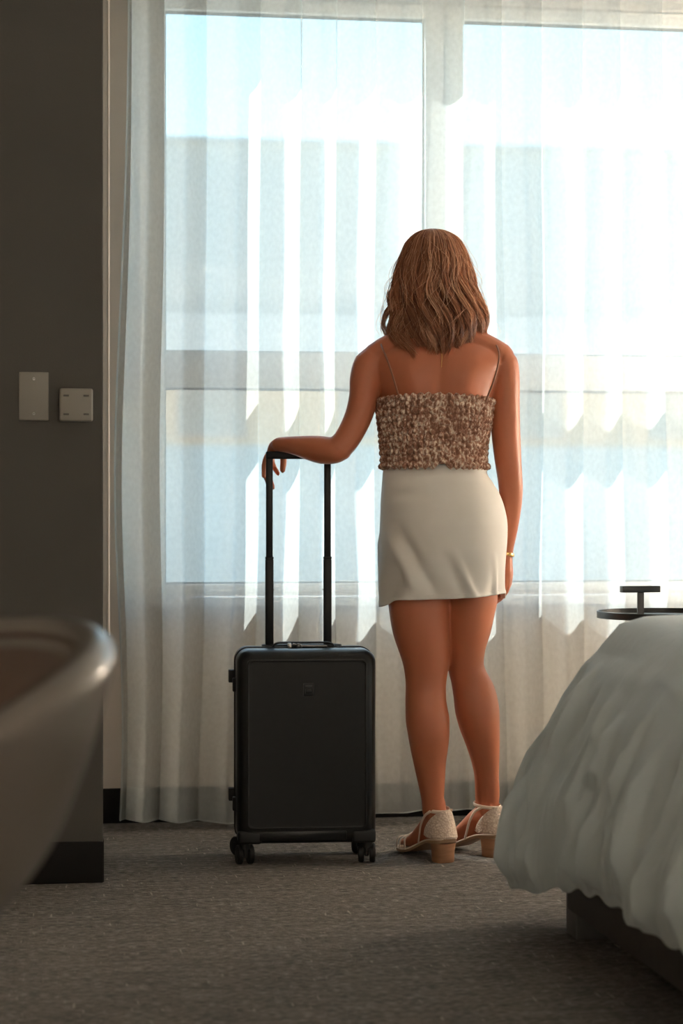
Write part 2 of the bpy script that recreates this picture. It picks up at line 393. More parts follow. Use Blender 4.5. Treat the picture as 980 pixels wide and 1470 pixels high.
sill = box_obj('trim_1', (W0-.02, YW-.075, .655), (W1+.02, YW+.034, .684), M['sill'], kind=S, bevel=.004)

# added fill light, out of view: lights the rear wall to brighten the room
r = empty('added_fill_light', (1.6, YB+.75, ZC)); tag(r, 'added slim white fill light at the ceiling in front of the rear wall', 'fill light')
MB().box((0, 0, -.035), (2.6, .09, .07), .006).build('housing', M['frame'], r, 40)
for k in (-1.1, 1.1): MB().cyl((k, 0, -.002), (k, 0, -.02), .03, 20).build('mount', M['steel'], r, 40)
wl_ = bpy.data.lights.new('fill_lamp', 'AREA'); wl_.shape = 'RECTANGLE'; wl_.size = 2.5; wl_.size_y = .07; wl_.energy = FILL; wl_.color = (1.0, .94, .88)
wlo = bpy.data.objects.new('fill_lamp', wl_); COL.objects.link(wlo); wlo.parent = r; wlo.location = (0, -.02, -.08)
wlo.rotation_euler = Vector((0, -.7, -1.0)).to_track_quat('-Z', 'Y').to_euler()

# assumed floor lamp in the window corner, unseen: adds light from the right
def lamp_shade_mat():
    m = NT('thin_linen_lamp_shade'); m.t.nodes.remove(m.p)
    tr = m.n('ShaderNodeBsdfTransparent'); tl = m.n('ShaderNodeBsdfTranslucent'); tl.inputs[0].default_value = (.9, .82, .68, 1)
    nz = m.n('ShaderNodeTexNoise', Scale=120, Detail=2); mr = m.n('ShaderNodeMapRange'); mr.inputs['To Min'].default_value = .45; mr.inputs['To Max'].default_value = .55
    m.l(nz.outputs['Fac'], mr.inputs[0])
    mx = m.n('ShaderNodeMixShader'); m.l(mr.outputs[0], mx.inputs[0]); m.l(tr.outputs[0], mx.inputs[1]); m.l(tl.outputs[0], mx.inputs[2]); m.l(mx.outputs[0], m.out.inputs[0])
    return m.m
M['shade'] = lamp_shade_mat()
fl_ = empty('assumed_floor_lamp', (ASSUMED_LAMP_XY[0], ASSUMED_LAMP_XY[1], 0)); tag(fl_, 'assumed low floor lamp with linen drum shade, unseen in the window corner beside the bed', 'lamp')
MB().cyl((0, 0, 0), (0, 0, .02), .15, 40, bevel=.004).build('base', M['black_metal'], fl_, 40)
MB().cyl((0, 0, .02), (0, 0, .96), .011, 16).build('pole', M['black_metal'], fl_, 40)
MB().loft([[Vector((r_*math.cos(2*math.pi*k/48), r_*math.sin(2*math.pi*k/48), z)) for k in range(48)] for r_, z in ((.21, .90), (.19, 1.20))], caps=False).build('lamp_shade', M['shade'], fl_)
MB().ell((0, 0, 1.01), (.03, .03, .04)).build('bulb', M['sill'], fl_)
ll = bpy.data.lights.new('assumed_lamp_light', 'POINT'); ll.energy = ASSUMED_LAMP_W; ll.color = (1.0, .87, .75); ll.shadow_soft_size = .07
llo = bpy.data.objects.new('assumed_lamp_light', ll); COL.objects.link(llo); llo.parent = fl_; llo.location = (0, 0, 1.10)

# ------------------------------------------------------------------ outside
g = box_obj('ground', (-60, YW+1.2, -4.2), (70, 90, -4.0), M['ground'], kind=S)
own = MB(); yo = YW+.107
for lo, hi in (((-16, yo, -4), (24, yo+.02, .69)), ((-16, yo, 2.50), (24, yo+.02, 9)), ((-16, yo, .69), (W0, yo+.02, 2.50)), ((W1, yo, .69), (24, yo+.02, 2.50))):
    lo = Vector(lo); hi = Vector(hi); own.box((lo+hi)/2, hi-lo)
own.build('wall_outer_facade', M['ext_light'], kind=S, smooth=False)
YE = 27.0
bld = empty('apartment_building', (2, YE, -4)); tag(bld, 'long flat-roofed grey building across the street seen through the curtain', 'building')
def bp(name, lo, hi, m): o = box_obj(name, lo, hi, m); o.parent = bld; o.matrix_parent_inverse = Matrix.Translation(-Vector(bld.location)); return o
def zE(py, d=YE/CT): return CAMH + (735-py)/FPX*d
bp('upper_wall', (-14, YE, zE(455)), (22, YE+9, zE(208)), M['ext_grey'])
bp('parapet', (-14.1, YE-.15, zE(208)), (22.1, YE+9.1, zE(203)), M['ext_light'])
bp('pale_band', (-14, YE-.3, zE(545)), (22, YE+9, zE(455)), M['ext_light'])
bp('tan_wall', (-14, YE, zE(640)), (22, YE+9, zE(545)), M['ext_tan'])
bp('lower_wall', (-14, YE-.1, -4), (22, YE+9, zE(640)), M['ext_blue'])
for k in range(9):
    x = -6.5 + k*2.1
    bp('window', (x, YE-.04, zE(628)), (x+.9, YE+.05, zE(560)), M['ext_glass'])

# ------------------------------------------------------------------ sheer curtain
def build_curtain():
    root = empty('sheer_curtain', (1.7, 6.19, .04)); tag(root, 'white sheer floor-length curtain hanging in soft folds before the window', 'curtain')
    x0, x1 = .262, 2.24; NU, NV = 1100, 34  # stops short of the assumed third bay, left open to add light
    u = np.linspace(0, 1, NU); zt, zb = 2.68, .036
    v = np.linspace(0, 1, NV)
    xs = x0 + (x1-x0)*u
    # fold phase with uneven spacing
    wv = SN(1, 5.0, 6, 3); ph = 2*math.pi*(xs/.128 + .22*wv(xs[:, None][:, 0]))
    sn = SN(2, 4.0, 6, 5); n2 = SN(2, 9.0, 6, 8); n3 = SN(1, 7.0, 6, 11)
    amp0 = .037 + .008*n3(xs)
    V = np.zeros((NV, NU, 3))
    for j, t in enumerate(v):
        z = zt + (zb-zt)*t
        a = amp0*(1 - .25*t + .25*(t**1.5)*sn(xs, np.full_like(xs, t)))
        p = ph + .55*t*sn(xs*1.3, np.full_like(xs, t*.8)) 
        y = 6.185 + a*(2/math.pi)*np.arcsin(.965*np.sin(p))*1.05 + .003*np.sin(2*p+1.0) + .010*t*n2(xs, np.full_like(xs, t*2))
        x = xs + (.006 + .020*math.exp(-t*2.6)*np.clip(.75+.35*n3(xs*1.7+4), 0, 1.2))*np.cos(p) + .010*t*n2(xs*.6, np.full_like(xs, 2+t))
        # free left edge drifts a little outwards lower down
        edge = np.exp(-(xs-x0)/.10)
        x = x + edge*(.010*np.sin(t*9) - .022*t + .012)
        y = np.minimum(y, YW-.085) if False else np.clip(y, 6.09, YW-.082)
        V[j, :, 0] = x; V[j, :, 1] = y; V[j, :, 2] = z
    V[-1, :, 2] += .012*sn(xs*1.6, np.zeros_like(xs)); 
    uvx = np.concatenate([[0], np.cumsum(np.hypot(np.diff(V[0, :, 0]), np.diff(V[0, :, 1])))])
    def strip(name, rows, m):
        vv = V[rows].reshape(-1, 3); nr = len(rows)
        f = [[i*NU+j, i*NU+j+1, (i+1)*NU+j+1, (i+1)*NU+j] for i in range(nr-1) for j in range(NU-1)]
        me = bpy.data.meshes.new(name); me.from_pydata(vv.tolist(), [], f)
        uv = me.uv_layers.new(name='uv')
        lv = np.zeros(len(me.loops), int); me.loops.foreach_get('vertex_index', lv)
        uv.data.foreach_set('uv', np.stack([uvx[lv % NU], vv[lv, 2]], 1).ravel())
        o = new(name, me, m, root, True); o.matrix_parent_inverse = Matrix.Translation(-Vector(root.location)); return o
    hem = NV-2
    # hem rows: put the row above the bottom at a 9 cm hem
    V[-2] = V[-2]; V[-2, :, 2] = .036 + .092 + .004*sn(xs*1.6, np.ones_like(xs))
    strip('sheer_panel', list(range(0, NV-1)), M['sheer']); strip('hem', [NV-2, NV-1], M['sheer_hem'])
    # rolled stitching along hem and free edge
    b = MB(); pts = [Vector(V[j, 0]) for j in range(NV)]
    b.tube(pts, .0035, 6, ref=(0, 1, 0)); o = b.build('side_hem', M['sheer_hem'], root); o.matrix_parent_inverse = Matrix.Translation(-Vector(root.location))
    b = MB(); pts = [Vector(V[-1, j]) for j in range(0, NU, 3)]
    b.tube(pts, .002, 5, ref=(0, 0, 1)); o = b.build('hem_stitching', M['sheer_hem'], root); o.matrix_parent_inverse = Matrix.Translation(-Vector(root.location))
    b = MB(); b.box((1.72, 6.19, 2.70), (2.96, .05, .036), .004); o = b.build('curtain_track', M['frame'], root, 35); o.matrix_parent_inverse = Matrix.Translation(-Vector(root.location))
build_curtain()
p = at(155.5, 0, 6.0)
wa = MB(); wz = CAMH-(916-735)/FPX*6.0
wa.tube([(p.x, p.y, 2.66), (p.x, p.y, 2.0), (p.x, p.y, wz+.12), (p.x, p.y, wz+.01)], [.0035, .0035, .0038, .0052], 10)
wand = wa.build('curtain_wand', M['wand']); tag(wand, 'thin white curtain wand hanging at the corner of the dark wall', 'curtain wand')

# ------------------------------------------------------------------ wall plates
def on_left_wall(px, py):
    u = (px-490)/FPX; Z = CY/(CT-u*ST); return at(px, py, Z)
def plate(name, l, r, t, b_, depth, label, slots):
    P0 = on_left_wall((l+r)/2, (t+b_)/2); A = on_left_wall(l, t); B = on_left_wall(r, b_)
    w, h = B.x-A.x, A.z-B.z
    root = empty(name, (P0.x, CY, P0.z)); tag(root, label, 'switch plate' if not slots else 'thermostat')
    m = MB(); m.box((0, -depth/2, 0), (w, depth, h), min(.006, depth*.45), 3); m.build('cover', M['plate'], root, 40)
    if slots:
        for sx in (-.30, .30):
            for sz in (-.28, .28):
                s = MB(); s.box((sx*w, -depth-.0002, sz*h), (.014, .003, .005), .001); s.build('slot', M['plate_dark'], root, 40)
    else:
        for sz in (-.36, .36):
            s = MB(); s.cyl((0, -depth+.001, sz*h), (0, -depth-.0015, sz*h), .0038, 14, bevel=.0006); k = s.build('screw', M['steel'], root, 40)
            t2 = MB(); t2.box((0, -depth-.0016, sz*h), (.0055, .0008, .0011)); t2.build('screw_slot', M['plate_dark'], k, False)
plate('blank_wall_plate', 27, 70, 534, 604, .007, 'tall blank wall plate with two screws on the dark wall', False)
plate('wall_sensor', 85, 133, 558, 606, .026, 'square pale box with four small slots on the dark wall', True)

# ------------------------------------------------------------------ suitcase
def build_case():
    Z = 5.665; c = at(436, 735, Z)
    root = empty('suitcase', (c.x, c.y, 0), -THETA + R(5.6)); tag(root, 'black hard-shell cabin suitcase on wheels with raised handle beside the woman', 'suitcase')
    W, D, z0, z1 = .372, .225, .056, .573; zc = (z0+z1)/2; H = z1-z0
    def shell(y0, y1, front):
        # rounded rectangular tray: lofted along depth
        rings = []; n = 40; rr = .036
        def rr_ring(w, h, y, r):
            pts = []
            for k in range(n):
                q = 2*math.pi*(k+.5)/n; cx = math.copysign(w/2-r, math.cos(q)); cz = math.copysign(h/2-r, math.sin(q))
                pts.append(Vector((cx+r*math.cos(q), y, zc+cz+r*math.sin(q))))
            return pts
        s = 1 if front else -1
        for o, y in ((0, y1), (0, y0+s*.030), (.0025, y0+s*.021), (.007, y0+s*.013), (.0135, y0+s*.006), (.022, y0+s*.0015), (.032, y0)):
            rings.append(rr_ring(W-2*o, H-2*o, y, max(rr-o*.5, .012)))
        return MB().loft(rings)
    fr = shell(-D/2, -.0045, True).build('front_shell', M['case'], root, 50); bk = shell(D/2, .0045, False).build('back_shell', M['case'], root, 50)
    # zip band between the shells
    def rrpath(w, h, y, r, n=64):
        pts = []
        for k in range(n):
            q = 2*math.pi*(k+.5)/n; cx = math.copysign(w/2-r, math.cos(q)); cz = math.copysign(h/2-r, math.sin(q))
            pts.append(Vector((cx+r*math.cos(q), y, zc+cz+r*math.sin(q))))
        return pts + pts[:2]
    b = MB(); b.loft([[q for q in rrpath(W-.004, H-.004, y, .036)[:-2]] for y in (-.006, .006)], caps=True); b.build('zip_band', M['case_trim'], root, 40)
    for y in (-.0065, .0065):
        b = MB(); b.tube(rrpath(W+.001, H+.001, y, .037), .0028, 6, ref=(0, 1, 0), round_caps=False); b.build('rim_piping', M['case_trim'], root)
    # raised panel outline on the front
    def frame_path(l, r, bt, tp, rad, y):
        w, h = r-l, tp-bt; cx, cz = (l+r)/2, (bt+tp)/2; pts = []
        for k in range(48):
            q = 2*math.pi*(k+.5)/48
            pts.append(Vector((cx+math.copysign(w/2-rad, math.cos(q))+rad*math.cos(q), y, cz+math.copysign(h/2-rad, math.sin(q))+rad*math.sin(q))))
        return pts + pts[:2]
    yf = -D/2
    pn = MB(); n = 48; prs = []
    for o, y in ((0, yf+.002), (0, yf-.0012), (.0018, yf-.0026), (.0036, yf-.0026), (.0060, yf-.0006), (.009, yf-.0004)):
        prs.append(frame_path(-.160+o, .160-o, .098+o, .548-o, .012, y)[:48])
    pn.loft(prs); pn.build('front_panel', M['case'], fr, 30)
    # badge: recessed dark tile with a lighter rim
    bz = .468
    b = MB(); b.box((.004, yf-.0016, bz), (.028, .004, .034), .0018, 2); bd = b.build('badge', M['case_trim'], fr, 40)
    b = MB(); b.box((.004, yf-.0040, bz+.010), (.018, .0012, .0035), .0004); b.build('badge_mark', M['rod_light'], bd, 40)
    b = MB(); b.box((.004, yf-.0040, bz-.004), (.018, .0012, .014), .002); b.build('badge_emblem', M['case'], bd, 40)
    b = MB(); b.tube([(-.0105, yf-.0032, bz+.016), (-.0105, yf-.0032, bz-.016)], .0008, 6); b.build('badge_edge', M['rod_light'], bd)
    # lower kick panel and corner guards
    b = MB(); b.box((-.02, yf+.0004, .080), (.25, .003, .024), .0012); b.build('kick_panel', M['case'], fr, 40)
    for s in (-1, 1):
        for yy in (yf, D/2):
            b = MB(); b.box((s*(W/2-.034), yy-math.copysign(.0265, yy), .076), (.064, .056, .036), .008, 3); b.build('corner_guard', M['case_trim'], root, 40)
    # side feet and hinges at the left side
    for zz in (.485, .165):
        b = MB(); b.box((-W/2-.008, .026, zz+.010), (.018, .030, .034), .002); b.build('side_foot', M['case_trim'], root, 40)
        b = MB(); b.box((-W/2-.001, -.020, zz-.010), (.014, .026, .036), .002); b.build('hinge', M['case_trim'], root, 40)
    # carry handle and lock on top
    b = MB(); b.tube([(-.085, .012, z1), (-.075, .012, z1+.010), (-.05, .012, z1+.0125), (.05, .012, z1+.0125), (.075, .012, z1+.010), (.085, .012, z1)], [(.009, .003)]*6, 10, ref=(0, 1, 0), sub=4); b.build('carry_handle', M['case_trim'], root)
    b = MB(); b.box((.012, -.012, z1+.004), (.10, .018, .008), .002); lk = b.build('lock_body', M['case_trim'], root, 40)
    b = MB(); b.box((-.040, -.014, z1+.006), (.010, .018, .014), .002); b.build('lock_clasp', M['steel'], lk, 40)
    b = MB(); b.box((.020, -.0215, z1+.0055), (.080, .0012, .0015)); b.build('lock_trim', M['steel'], lk, False)
    for k, xx in enumerate((-.030, -.018)):
        b = MB(); b.tube([(xx-.004, -.022, z1+.004), (xx, -.026, z1+.011), (xx+.007, -.024, z1+.009), (xx+.010, -.022, z1+.003)], .0022, 8, sub=3); b.build('zip_pull', M['steel'], root)
    # telescopic handle
    yr = .080; zt = CAMH+(735-648)/FPX*5.74
    th = MB(); th.box((0, yr, z1-.002), (.22, .030, .012), .004); th.build('handle_socket', M['case_trim'], root, 40)
    for s in (-1, 1):
        x = -.0085 + s*.080
        b = MB(); b.box((x, yr, (z1+.812)/2), (.0225, .017, .812-z1), .004, 3); lo = b.build('lower_tube', M['rod'], root, 40)
        b = MB(); b.box((x, yr, .814), (.0228, .0175, .007), .002); b.build('tube_collar', M['case_trim'], lo, 40)
        b = MB(); b.box((x - s*.0120, yr, .727), (.003, .005, .004), .001); b.build('stop_pin', M['steel'], lo, 40)
        b = MB(); b.box((x, yr, (.81+zt-.004)/2), (.0185, .014, zt-.004-.81), .0035, 3); b.build('upper_tube', M['rod'], root, 40)
    b = MB(); b.box((-.0085, yr, zt-.0105), (.1795, .020, .021), .004, 3); b.build('grip', M['rod'], root, 40)
    # four double spinner wheels
    for s in (-1, 1):
        for yy in (-.077, .077):
            xx = s*(.163); rot = {(-1, -.077): 10, (1, -.077): -8, (-1, .077): 30, (1, .077): -20}[(s, yy)]
            w = MB(); wr = empty('wheel', (xx, yy, 0), R(rot)); wr.parent = root
            w.cyl((0, 0, .058), (0, 0, .040), .016, 16, bevel=.002); w.box((0, 0, .036), (.013, .030, .034), .004)
            w.build('fork', M['case_trim'], wr, 40)
            for q in (-1, 1):
                w = MB(); w.cyl((q*.0075, .006, .026), (q*.0225, .006, .026), .026, 26, bevel=.003); ty = w.build('tyre', M['case_trim'], wr, 40)
                w = MB(); w.cyl((q*.0226, .006, .026), (q*.0236, .006, .026), .011, 16); w.build('axle_cap', M['orange'] if (s, q) == (-1, 1) else M['rod'], wr, 40)
build_case()

# ------------------------------------------------------------------ the woman
PZ = 5.66; PX0 = (640-490)/FPX*PZ
def L(px, py, y=0.0):
    Z = PZ+y; return Vector(((px-490)/FPX*Z-PX0, y, CAMH+(735-py)/FPX*Z))
po = at(640, 735, PZ)
woman = empty('person', (po.x, po.y, 0), -THETA)
tag(woman, 'woman in smocked top and ivory mini skirt standing with her back turned, hand on suitcase', 'person')
def ring(pl, pr, py, y, bb, bf, n=40, e=2.0):
    a = L(pl, py, y); b = L(pr, py, y); cx = (a.x+b.x)/2; w = (b.x-a.x)/2; pts = []
    for k in range(n):
        q = 2*math.pi*k/n; c, s = math.cos(q), math.sin(q)
        X = math.copysign(abs(c)**(2/e), c); Y = math.copysign(abs(s)**(2/e), s)
        pts.append(Vector((cx+w*X, y+(bf if s > 0 else bb)*Y, a.z)))
    return pts
#        py    L    R    y    back  front
TORSO = [(846, 580, 700, .000, .060, .050), (838, 564, 712, .000, .095, .080), (822, 555, 719, .000, .118, .095), (790, 553, 720, .000, .132, .100), (757, 553, 720, .000, .130, .102),
         (722, 556, 712, .000, .108, .102), (695, 558, 699, .004, .090, .102), (672, 558, 693, .006, .083, .100), (648, 556, 694, .006, .082, .104),
         (618, 552, 699, .006, .088, .118), (590, 548, 704, .006, .096, .126), (568, 546, 707, .006, .100, .118), (545, 541, 714, .004, .100, .098),
         (524, 536, 722, .000, .092, .082), (507, 545, 715, -.004, .078, .066), (496, 563, 698, -.006, .064, .056), (487, 580, 680, -.004, .056, .052), (478, 592, 666, .004, .052, .050), (462, 598, 654, .016, .052, .050),
         (445, 598, 650, .026, .050, .050), (425, 600, 646, .034, .046, .046)]
LEGL = [(815, 562, 636, 0, .086, .086), (857, 557, 646, -.004, .090, .086), (880, 558.5, 647, -.006, .088, .082), (911, 564, 647, -.008, .082, .078), (945, 575.5, 645.5, -.010, .068, .070), (963, 580, 643, -.010, .060, .066),
        (986, 582, 640, -.010, .056, .064), (1006, 581.5, 640.5, -.014, .060, .058), (1034, 582, 645, -.020, .066, .052), (1051, 584.5, 645, -.022, .065, .048), (1074, 588.5, 643, -.022, .056, .045), (1097, 593.5, 639.8, -.020, .046, .042),
        (1126, 600, 638.3, -.018, .038, .038), (1150, 605, 637, -.016, .034, .036), (1166, 606, 637, -.014, .033, .036), (1178, 610, 635, -.010, .028, .032)]
LEGR = [(815, 646, 714, 0, .084, .084), (857, 641, 714, .004, .088, .084), (880, 640.5, 710, .006, .086, .08), (908, 641, 704, .008, .078, .076), (930, 642, 697, .012, .070, .072), (951, 643, 694, .018, .060, .068),
        (966, 644, 699, .022, .056, .064), (980, 647.5, 707, .026, .056, .060), (1000, 650.5, 713.5, .028, .062, .056), (1025, 653.5, 716.8, .030, .066, .052), (1048, 660, 717, .034, .064, .048), (1070, 668.5, 717, .042, .056, .045),
        (1091, 675.5, 716.5, .050, .046, .042), (1114, 680.5, 716, .058, .038, .038), (1137, 681.5, 716.8, .066, .034, .036), (1152, 682, 716, .072, .033, .036), (1164, 685, 714, .076, .028, .032)]
HEAD = [(341, 608, 634, .012, .024, .030), (346, 598, 644, .012, .046, .056), (356, 589, 653, .012, .068, .076), (372, 583, 659, .014, .084, .090), (392, 580, 662, .016, .092, .096), (412, 581, 661, .018, .088, .098),
        (430, 586, 656, .026, .070, .096), (444, 592, 650, .040, .056, .082), (455, 600, 642, .060, .052, .058), (462, 609, 633, .080, .030, .034)]
def dense(T, k=4):
    A = np.array(T, float); t = np.linspace(0, len(T)-1, (len(T)-1)*k+1)
    return [tuple(ci(np.arange(len(T)), A[:, c], [q])[0] for c in range(A.shape[1])) for q in t]
def build_body():
    b = MB()
    for T, e in ((TORSO, 2.25), (LEGL, 2.0), (LEGR, 2.0), (HEAD, 2.1)):
        rings = [ring(l, r, py, y, bb, bf, n=72, e=e) for (py, l, r, y, bb, bf) in dense(T)]
        if T is TORSO:                                   # shoulder blades and the furrow of the spine
            for rg, (py, l, r, y, bb, bf) in zip(rings, dense(T)):
                wb_ = math.exp(-((py-545)/38)**2); ws = math.exp(-((py-570)/85)**2)
                xs_ = [q.x for q in rg]; cx = (min(xs_)+max(xs_))/2; hw = (max(xs_)-min(xs_))/2
                for q in rg:
                    if q.y < y:
                        X = (q.x-cx)/hw; q.y -= .011*wb_*math.exp(-((abs(X)-.48)/.20)**2) - .009*ws*math.exp(-(X/.10)**2)
        b.loft(rings)
    # buttocks, shoulder blades and the furrow between them, calves
    b.ell(L(600, 775, -.065), (.075, .065, .085)); b.ell(L(676, 775, -.065), (.075, .065, .085))
    b.ell(L(596, 600, .085), (.062, .055, .055)); b.ell(L(660, 600, .085), (.062, .055, .055))
    # trapezius slopes
    b.tube([L(612, 474, -.010), L(585, 487, -.014), L(555, 501, -.008), L(540, 512, 0)], [.040, .036, .036, .038], 16, sub=3)
    b.tube([L(644, 474, -.010), L(672, 487, -.014), L(700, 500, -.008), L(718, 512, 0)], [.040, .036, .036, .038], 16, sub=3)
    # left arm: elbow out, forearm laid on the handle
    b.tube([L(546, 522, 0), L(533.5, 522, 0), L(525, 543, -.006), L(522, 570, -.014), L(513, 601, -.022), L(498, 630, -.030), L(484, 645, -.034)],
           [.040, .0460, .0440, .0405, .0375, .0355, .0350], 20, sub=4)
    b.tube([L(488, 645, -.034), L(478, 647, -.030), L(462, 646, -.018), L(444, 643, -.002), L(426, 640, .024), L(411, 638.5, .048), L(401, 638, .066)],
           [(.033, .034), (.036, .037), (.038, .037), (.034, .0335), (.027, .028), (.0225, .025), (.020, .026)], 20, ref=(0, 0, 1), sub=4)
    # left hand draped over the grip, fingers hanging on the far side
    b.tube([L(411, 638, .050), L(405, 637.5, .072), L(400, 640, .098), L(396, 646, .118)], [(.019, .025), (.0185, .027), (.0175, .029), (.013, .027)], 18, ref=(0, 0, 1), sub=4)
    # finger chains (knuckle, joint, joint, tip)
    for pts, r in (([L(394.5, 645, .098), L(384.5, 652, .104), L(379, 667, .102), L(378.5, 684, .098)], .0080),
                   ([L(393, 645, .112), L(384, 656, .120), L(381, 678, .120), L(385, 696, .114)], .0086),
                   ([L(392, 645, .128), L(385, 658, .138), L(386, 682, .140), L(391.5, 700, .134)], .0088),
                   ([L(395, 646, .136), L(390, 656, .154), L(392, 668, .154), L(399, 680, .148)], .0085)):
        b.tube(pts, [r*1.12, r, r*.95, r*.82], 12, sub=4)
    b.tube([L(404, 641, .088), L(404, 650, .110), L(407, 661, .116), L(405.5, 675, .110)], [.0125, .0105, .0100, .0086], 12, sub=4)   # thumb
    # right arm hanging
    b.tube([L(706, 522, 0), L(718.5, 520, 0), L(724, 545, .004), L(724.5, 580, .010), L(725.5, 615, .014), L(728, 650, .018), L(731, 680, .022), L(732.8, 700, .028), L(733, 720, .034), L(731.5, 745, .042), L(729.5, 768, .050), L(727.5, 788, .056), L(727.2, 797, .058)],
           [.040, .0440, .0415, .0405, .0400, .0378, .0350, .0335, .0310, (.0270, .029), (.0225, .026), (.0180, .024), (.0165, .0235)], 20, ref=(1, 0, 0), sub=4)
    b.tube([L(727.2, 793, .056), L(727, 806, .060), L(727.5, 822, .064), L(727, 838, .066)], [(.0160, .024), (.0165, .033), (.0170, .040), (.0140, .039)], 18, ref=(1, 0, 0), sub=4)
    for k, (dy, r, ln) in enumerate(((.034, .0084, .85), (.048, .0088, 1.0), (.072, .0088, 1.05), (.094, .0086, .98))):
        b.tube([L(728, 834, dy), L(726.5, 847, dy), L(720, 847+9*ln, dy+.004), L(711, 847+17*ln, dy+.006)], [r*1.15, r, r*.95, r*.8], 12, sub=4)
    b.tube([L(724, 806, .084), L(719, 822, .104), L(717, 836, .110), L(716, 848, .110)], [.012, .0105, .0098, .0085], 12, sub=4)
    # face
    b.tube([L(621, 398, .108), L(621, 410, .120), L(621, 420, .130), L(621, 423, .118)], [.007, .009, .012, .011], 12, sub=3)
    for s in (-1, 1):
        b.ell(L(621+s*41, 405, .016), (.010, .020, .032), rot=Euler((0, 0, R(-20*s))).to_matrix())
        b.ell(L(621+s*22, 418, .085), (.024, .022, .022))
    b.ell(L(621, 434, .104), (.020, .012, .010)); b.ell(L(621, 447, .095), (.022, .018, .014))
    # feet
    for fo in FEET: foot_flesh(b, fo)
    me = pyd('body', b.v, b.f)
    bm = bmesh.new(); bm.from_mesh(me); bmesh.ops.recalc_face_normals(bm, faces=bm.faces); bm.to_mesh(me); bm.free()
    o = bpy.data.objects.new('tmp_body', me); COL.objects.link(o)
    m = o.modifiers.new('remesh', 'REMESH'); m.mode = 'VOXEL'; m.voxel_size = .0034; m.use_smooth_shade = True
    s = o.modifiers.new('smooth', 'SMOOTH'); s.factor = .5; s.iterations = 9
    dg = bpy.context.evaluated_depsgraph_get(); me2 = bpy.data.meshes.new_from_object(o.evaluated_get(dg))
    bpy.data.objects.remove(o); me2.name = 'body'; me2.materials.clear()
    body = new('body', me2, M['skin'], woman, True)
    return body
class Foot:
    def __init__(s, heel, toe, side, ua):
        s.ua = ua
        s.o = Vector((heel[0], heel[1], 0)); d = Vector((toe[0]-heel[0], toe[1]-heel[1], 0)); s.u = d.normalized(); s.v = Vector((s.u.y, -s.u.x, 0)); s.side = side
    def __call__(s, u, v, w): return s.o + s.u*u + s.v*v + Vector((0, 0, w))      # v to the right of the toe direction
FEET = [Foot((-.012, -.040), (-.092, .110), -1, .036), Foot((.128, .050), (.030, .155), 1, .024)]
SOLE = [(-.036, .066, .020), (-.028, .063, .027), (0, .060, .031), (.03, .056, .031), (.06, .046, .031), (.09, .033, .034), (.115, .022, .039), (.14, .016, .043), (.165, .0145, .042), (.19, .0145, .034), (.205, .015, .020)]
def foot_flesh(b, F):
    prof = [(-.030, .090, .014, .020), (-.024, .090, .024, .026), (-.005, .093, .027, .031), (.02, .098, .029, .037), (.045, .094, .031, .040), (.07, .080, .032, .038), (.095, .062, .034, .032), (.12, .045, .037, .025), (.145, .036, .039, .018), (.162, .031, .037, .012)]
    rings = []
    for u, w, hv, hw in dense(prof, 3):
        rings.append([F(u, hv*math.cos(q), w+hw*math.sin(q)) for q in [2*math.pi*k/24 for k in range(24)]])
    b.loft(rings)
    for k, (v, ln, r) in enumerate(((-.027, .040, .0105), (-.011, .042, .0085), (.003, .038, .0082), (.016, .032, .0080), (.028, .024, .0078))):
        v *= F.side*1.0 
        v = v if True else v
        b.tube([F(.150, v, .034), F(.150+ln*.6, v*1.02, .034), F(.150+ln, v*1.02, .027)], [r*1.05, r, r*.85], 10, sub=3)
    b.tube([F(F.ua-.012, 0, .100), F(F.ua-.004, 0, .130), F(F.ua, 0, .155)], [(.029, .033), (.028, .030), (.027, .028)], 18, sub=3)
body = build_body()

for s in (-1, 1):
    c = L(621+s*17, 403, .104); m = MB(); m.ell(c, (.0125, .010, .0085)); e = m.build('eye', M['eye'], body)
    m = MB(); m.ell(c+Vector((0, .0075, 0)), (.005, .0035, .005)); m.build('iris', M['iris'], e)
    m = MB(); m.tube([L(621+s*9, 396, .114), L(621+s*18, 392.5, .112), L(621+s*27, 396, .098)], [.002, .0026, .0014], 8, sub=3); m.build('eyebrow', M['brow'], body)
m = MB(); m.tube([L(610, 434, .106), L(616, 433, .116), L(621, 434, .118), L(626, 433, .116), L(632, 434, .106)], [.002, .0045, .005, .0045, .002], 8, sub=3); m.build('lips', M['lip'], body)

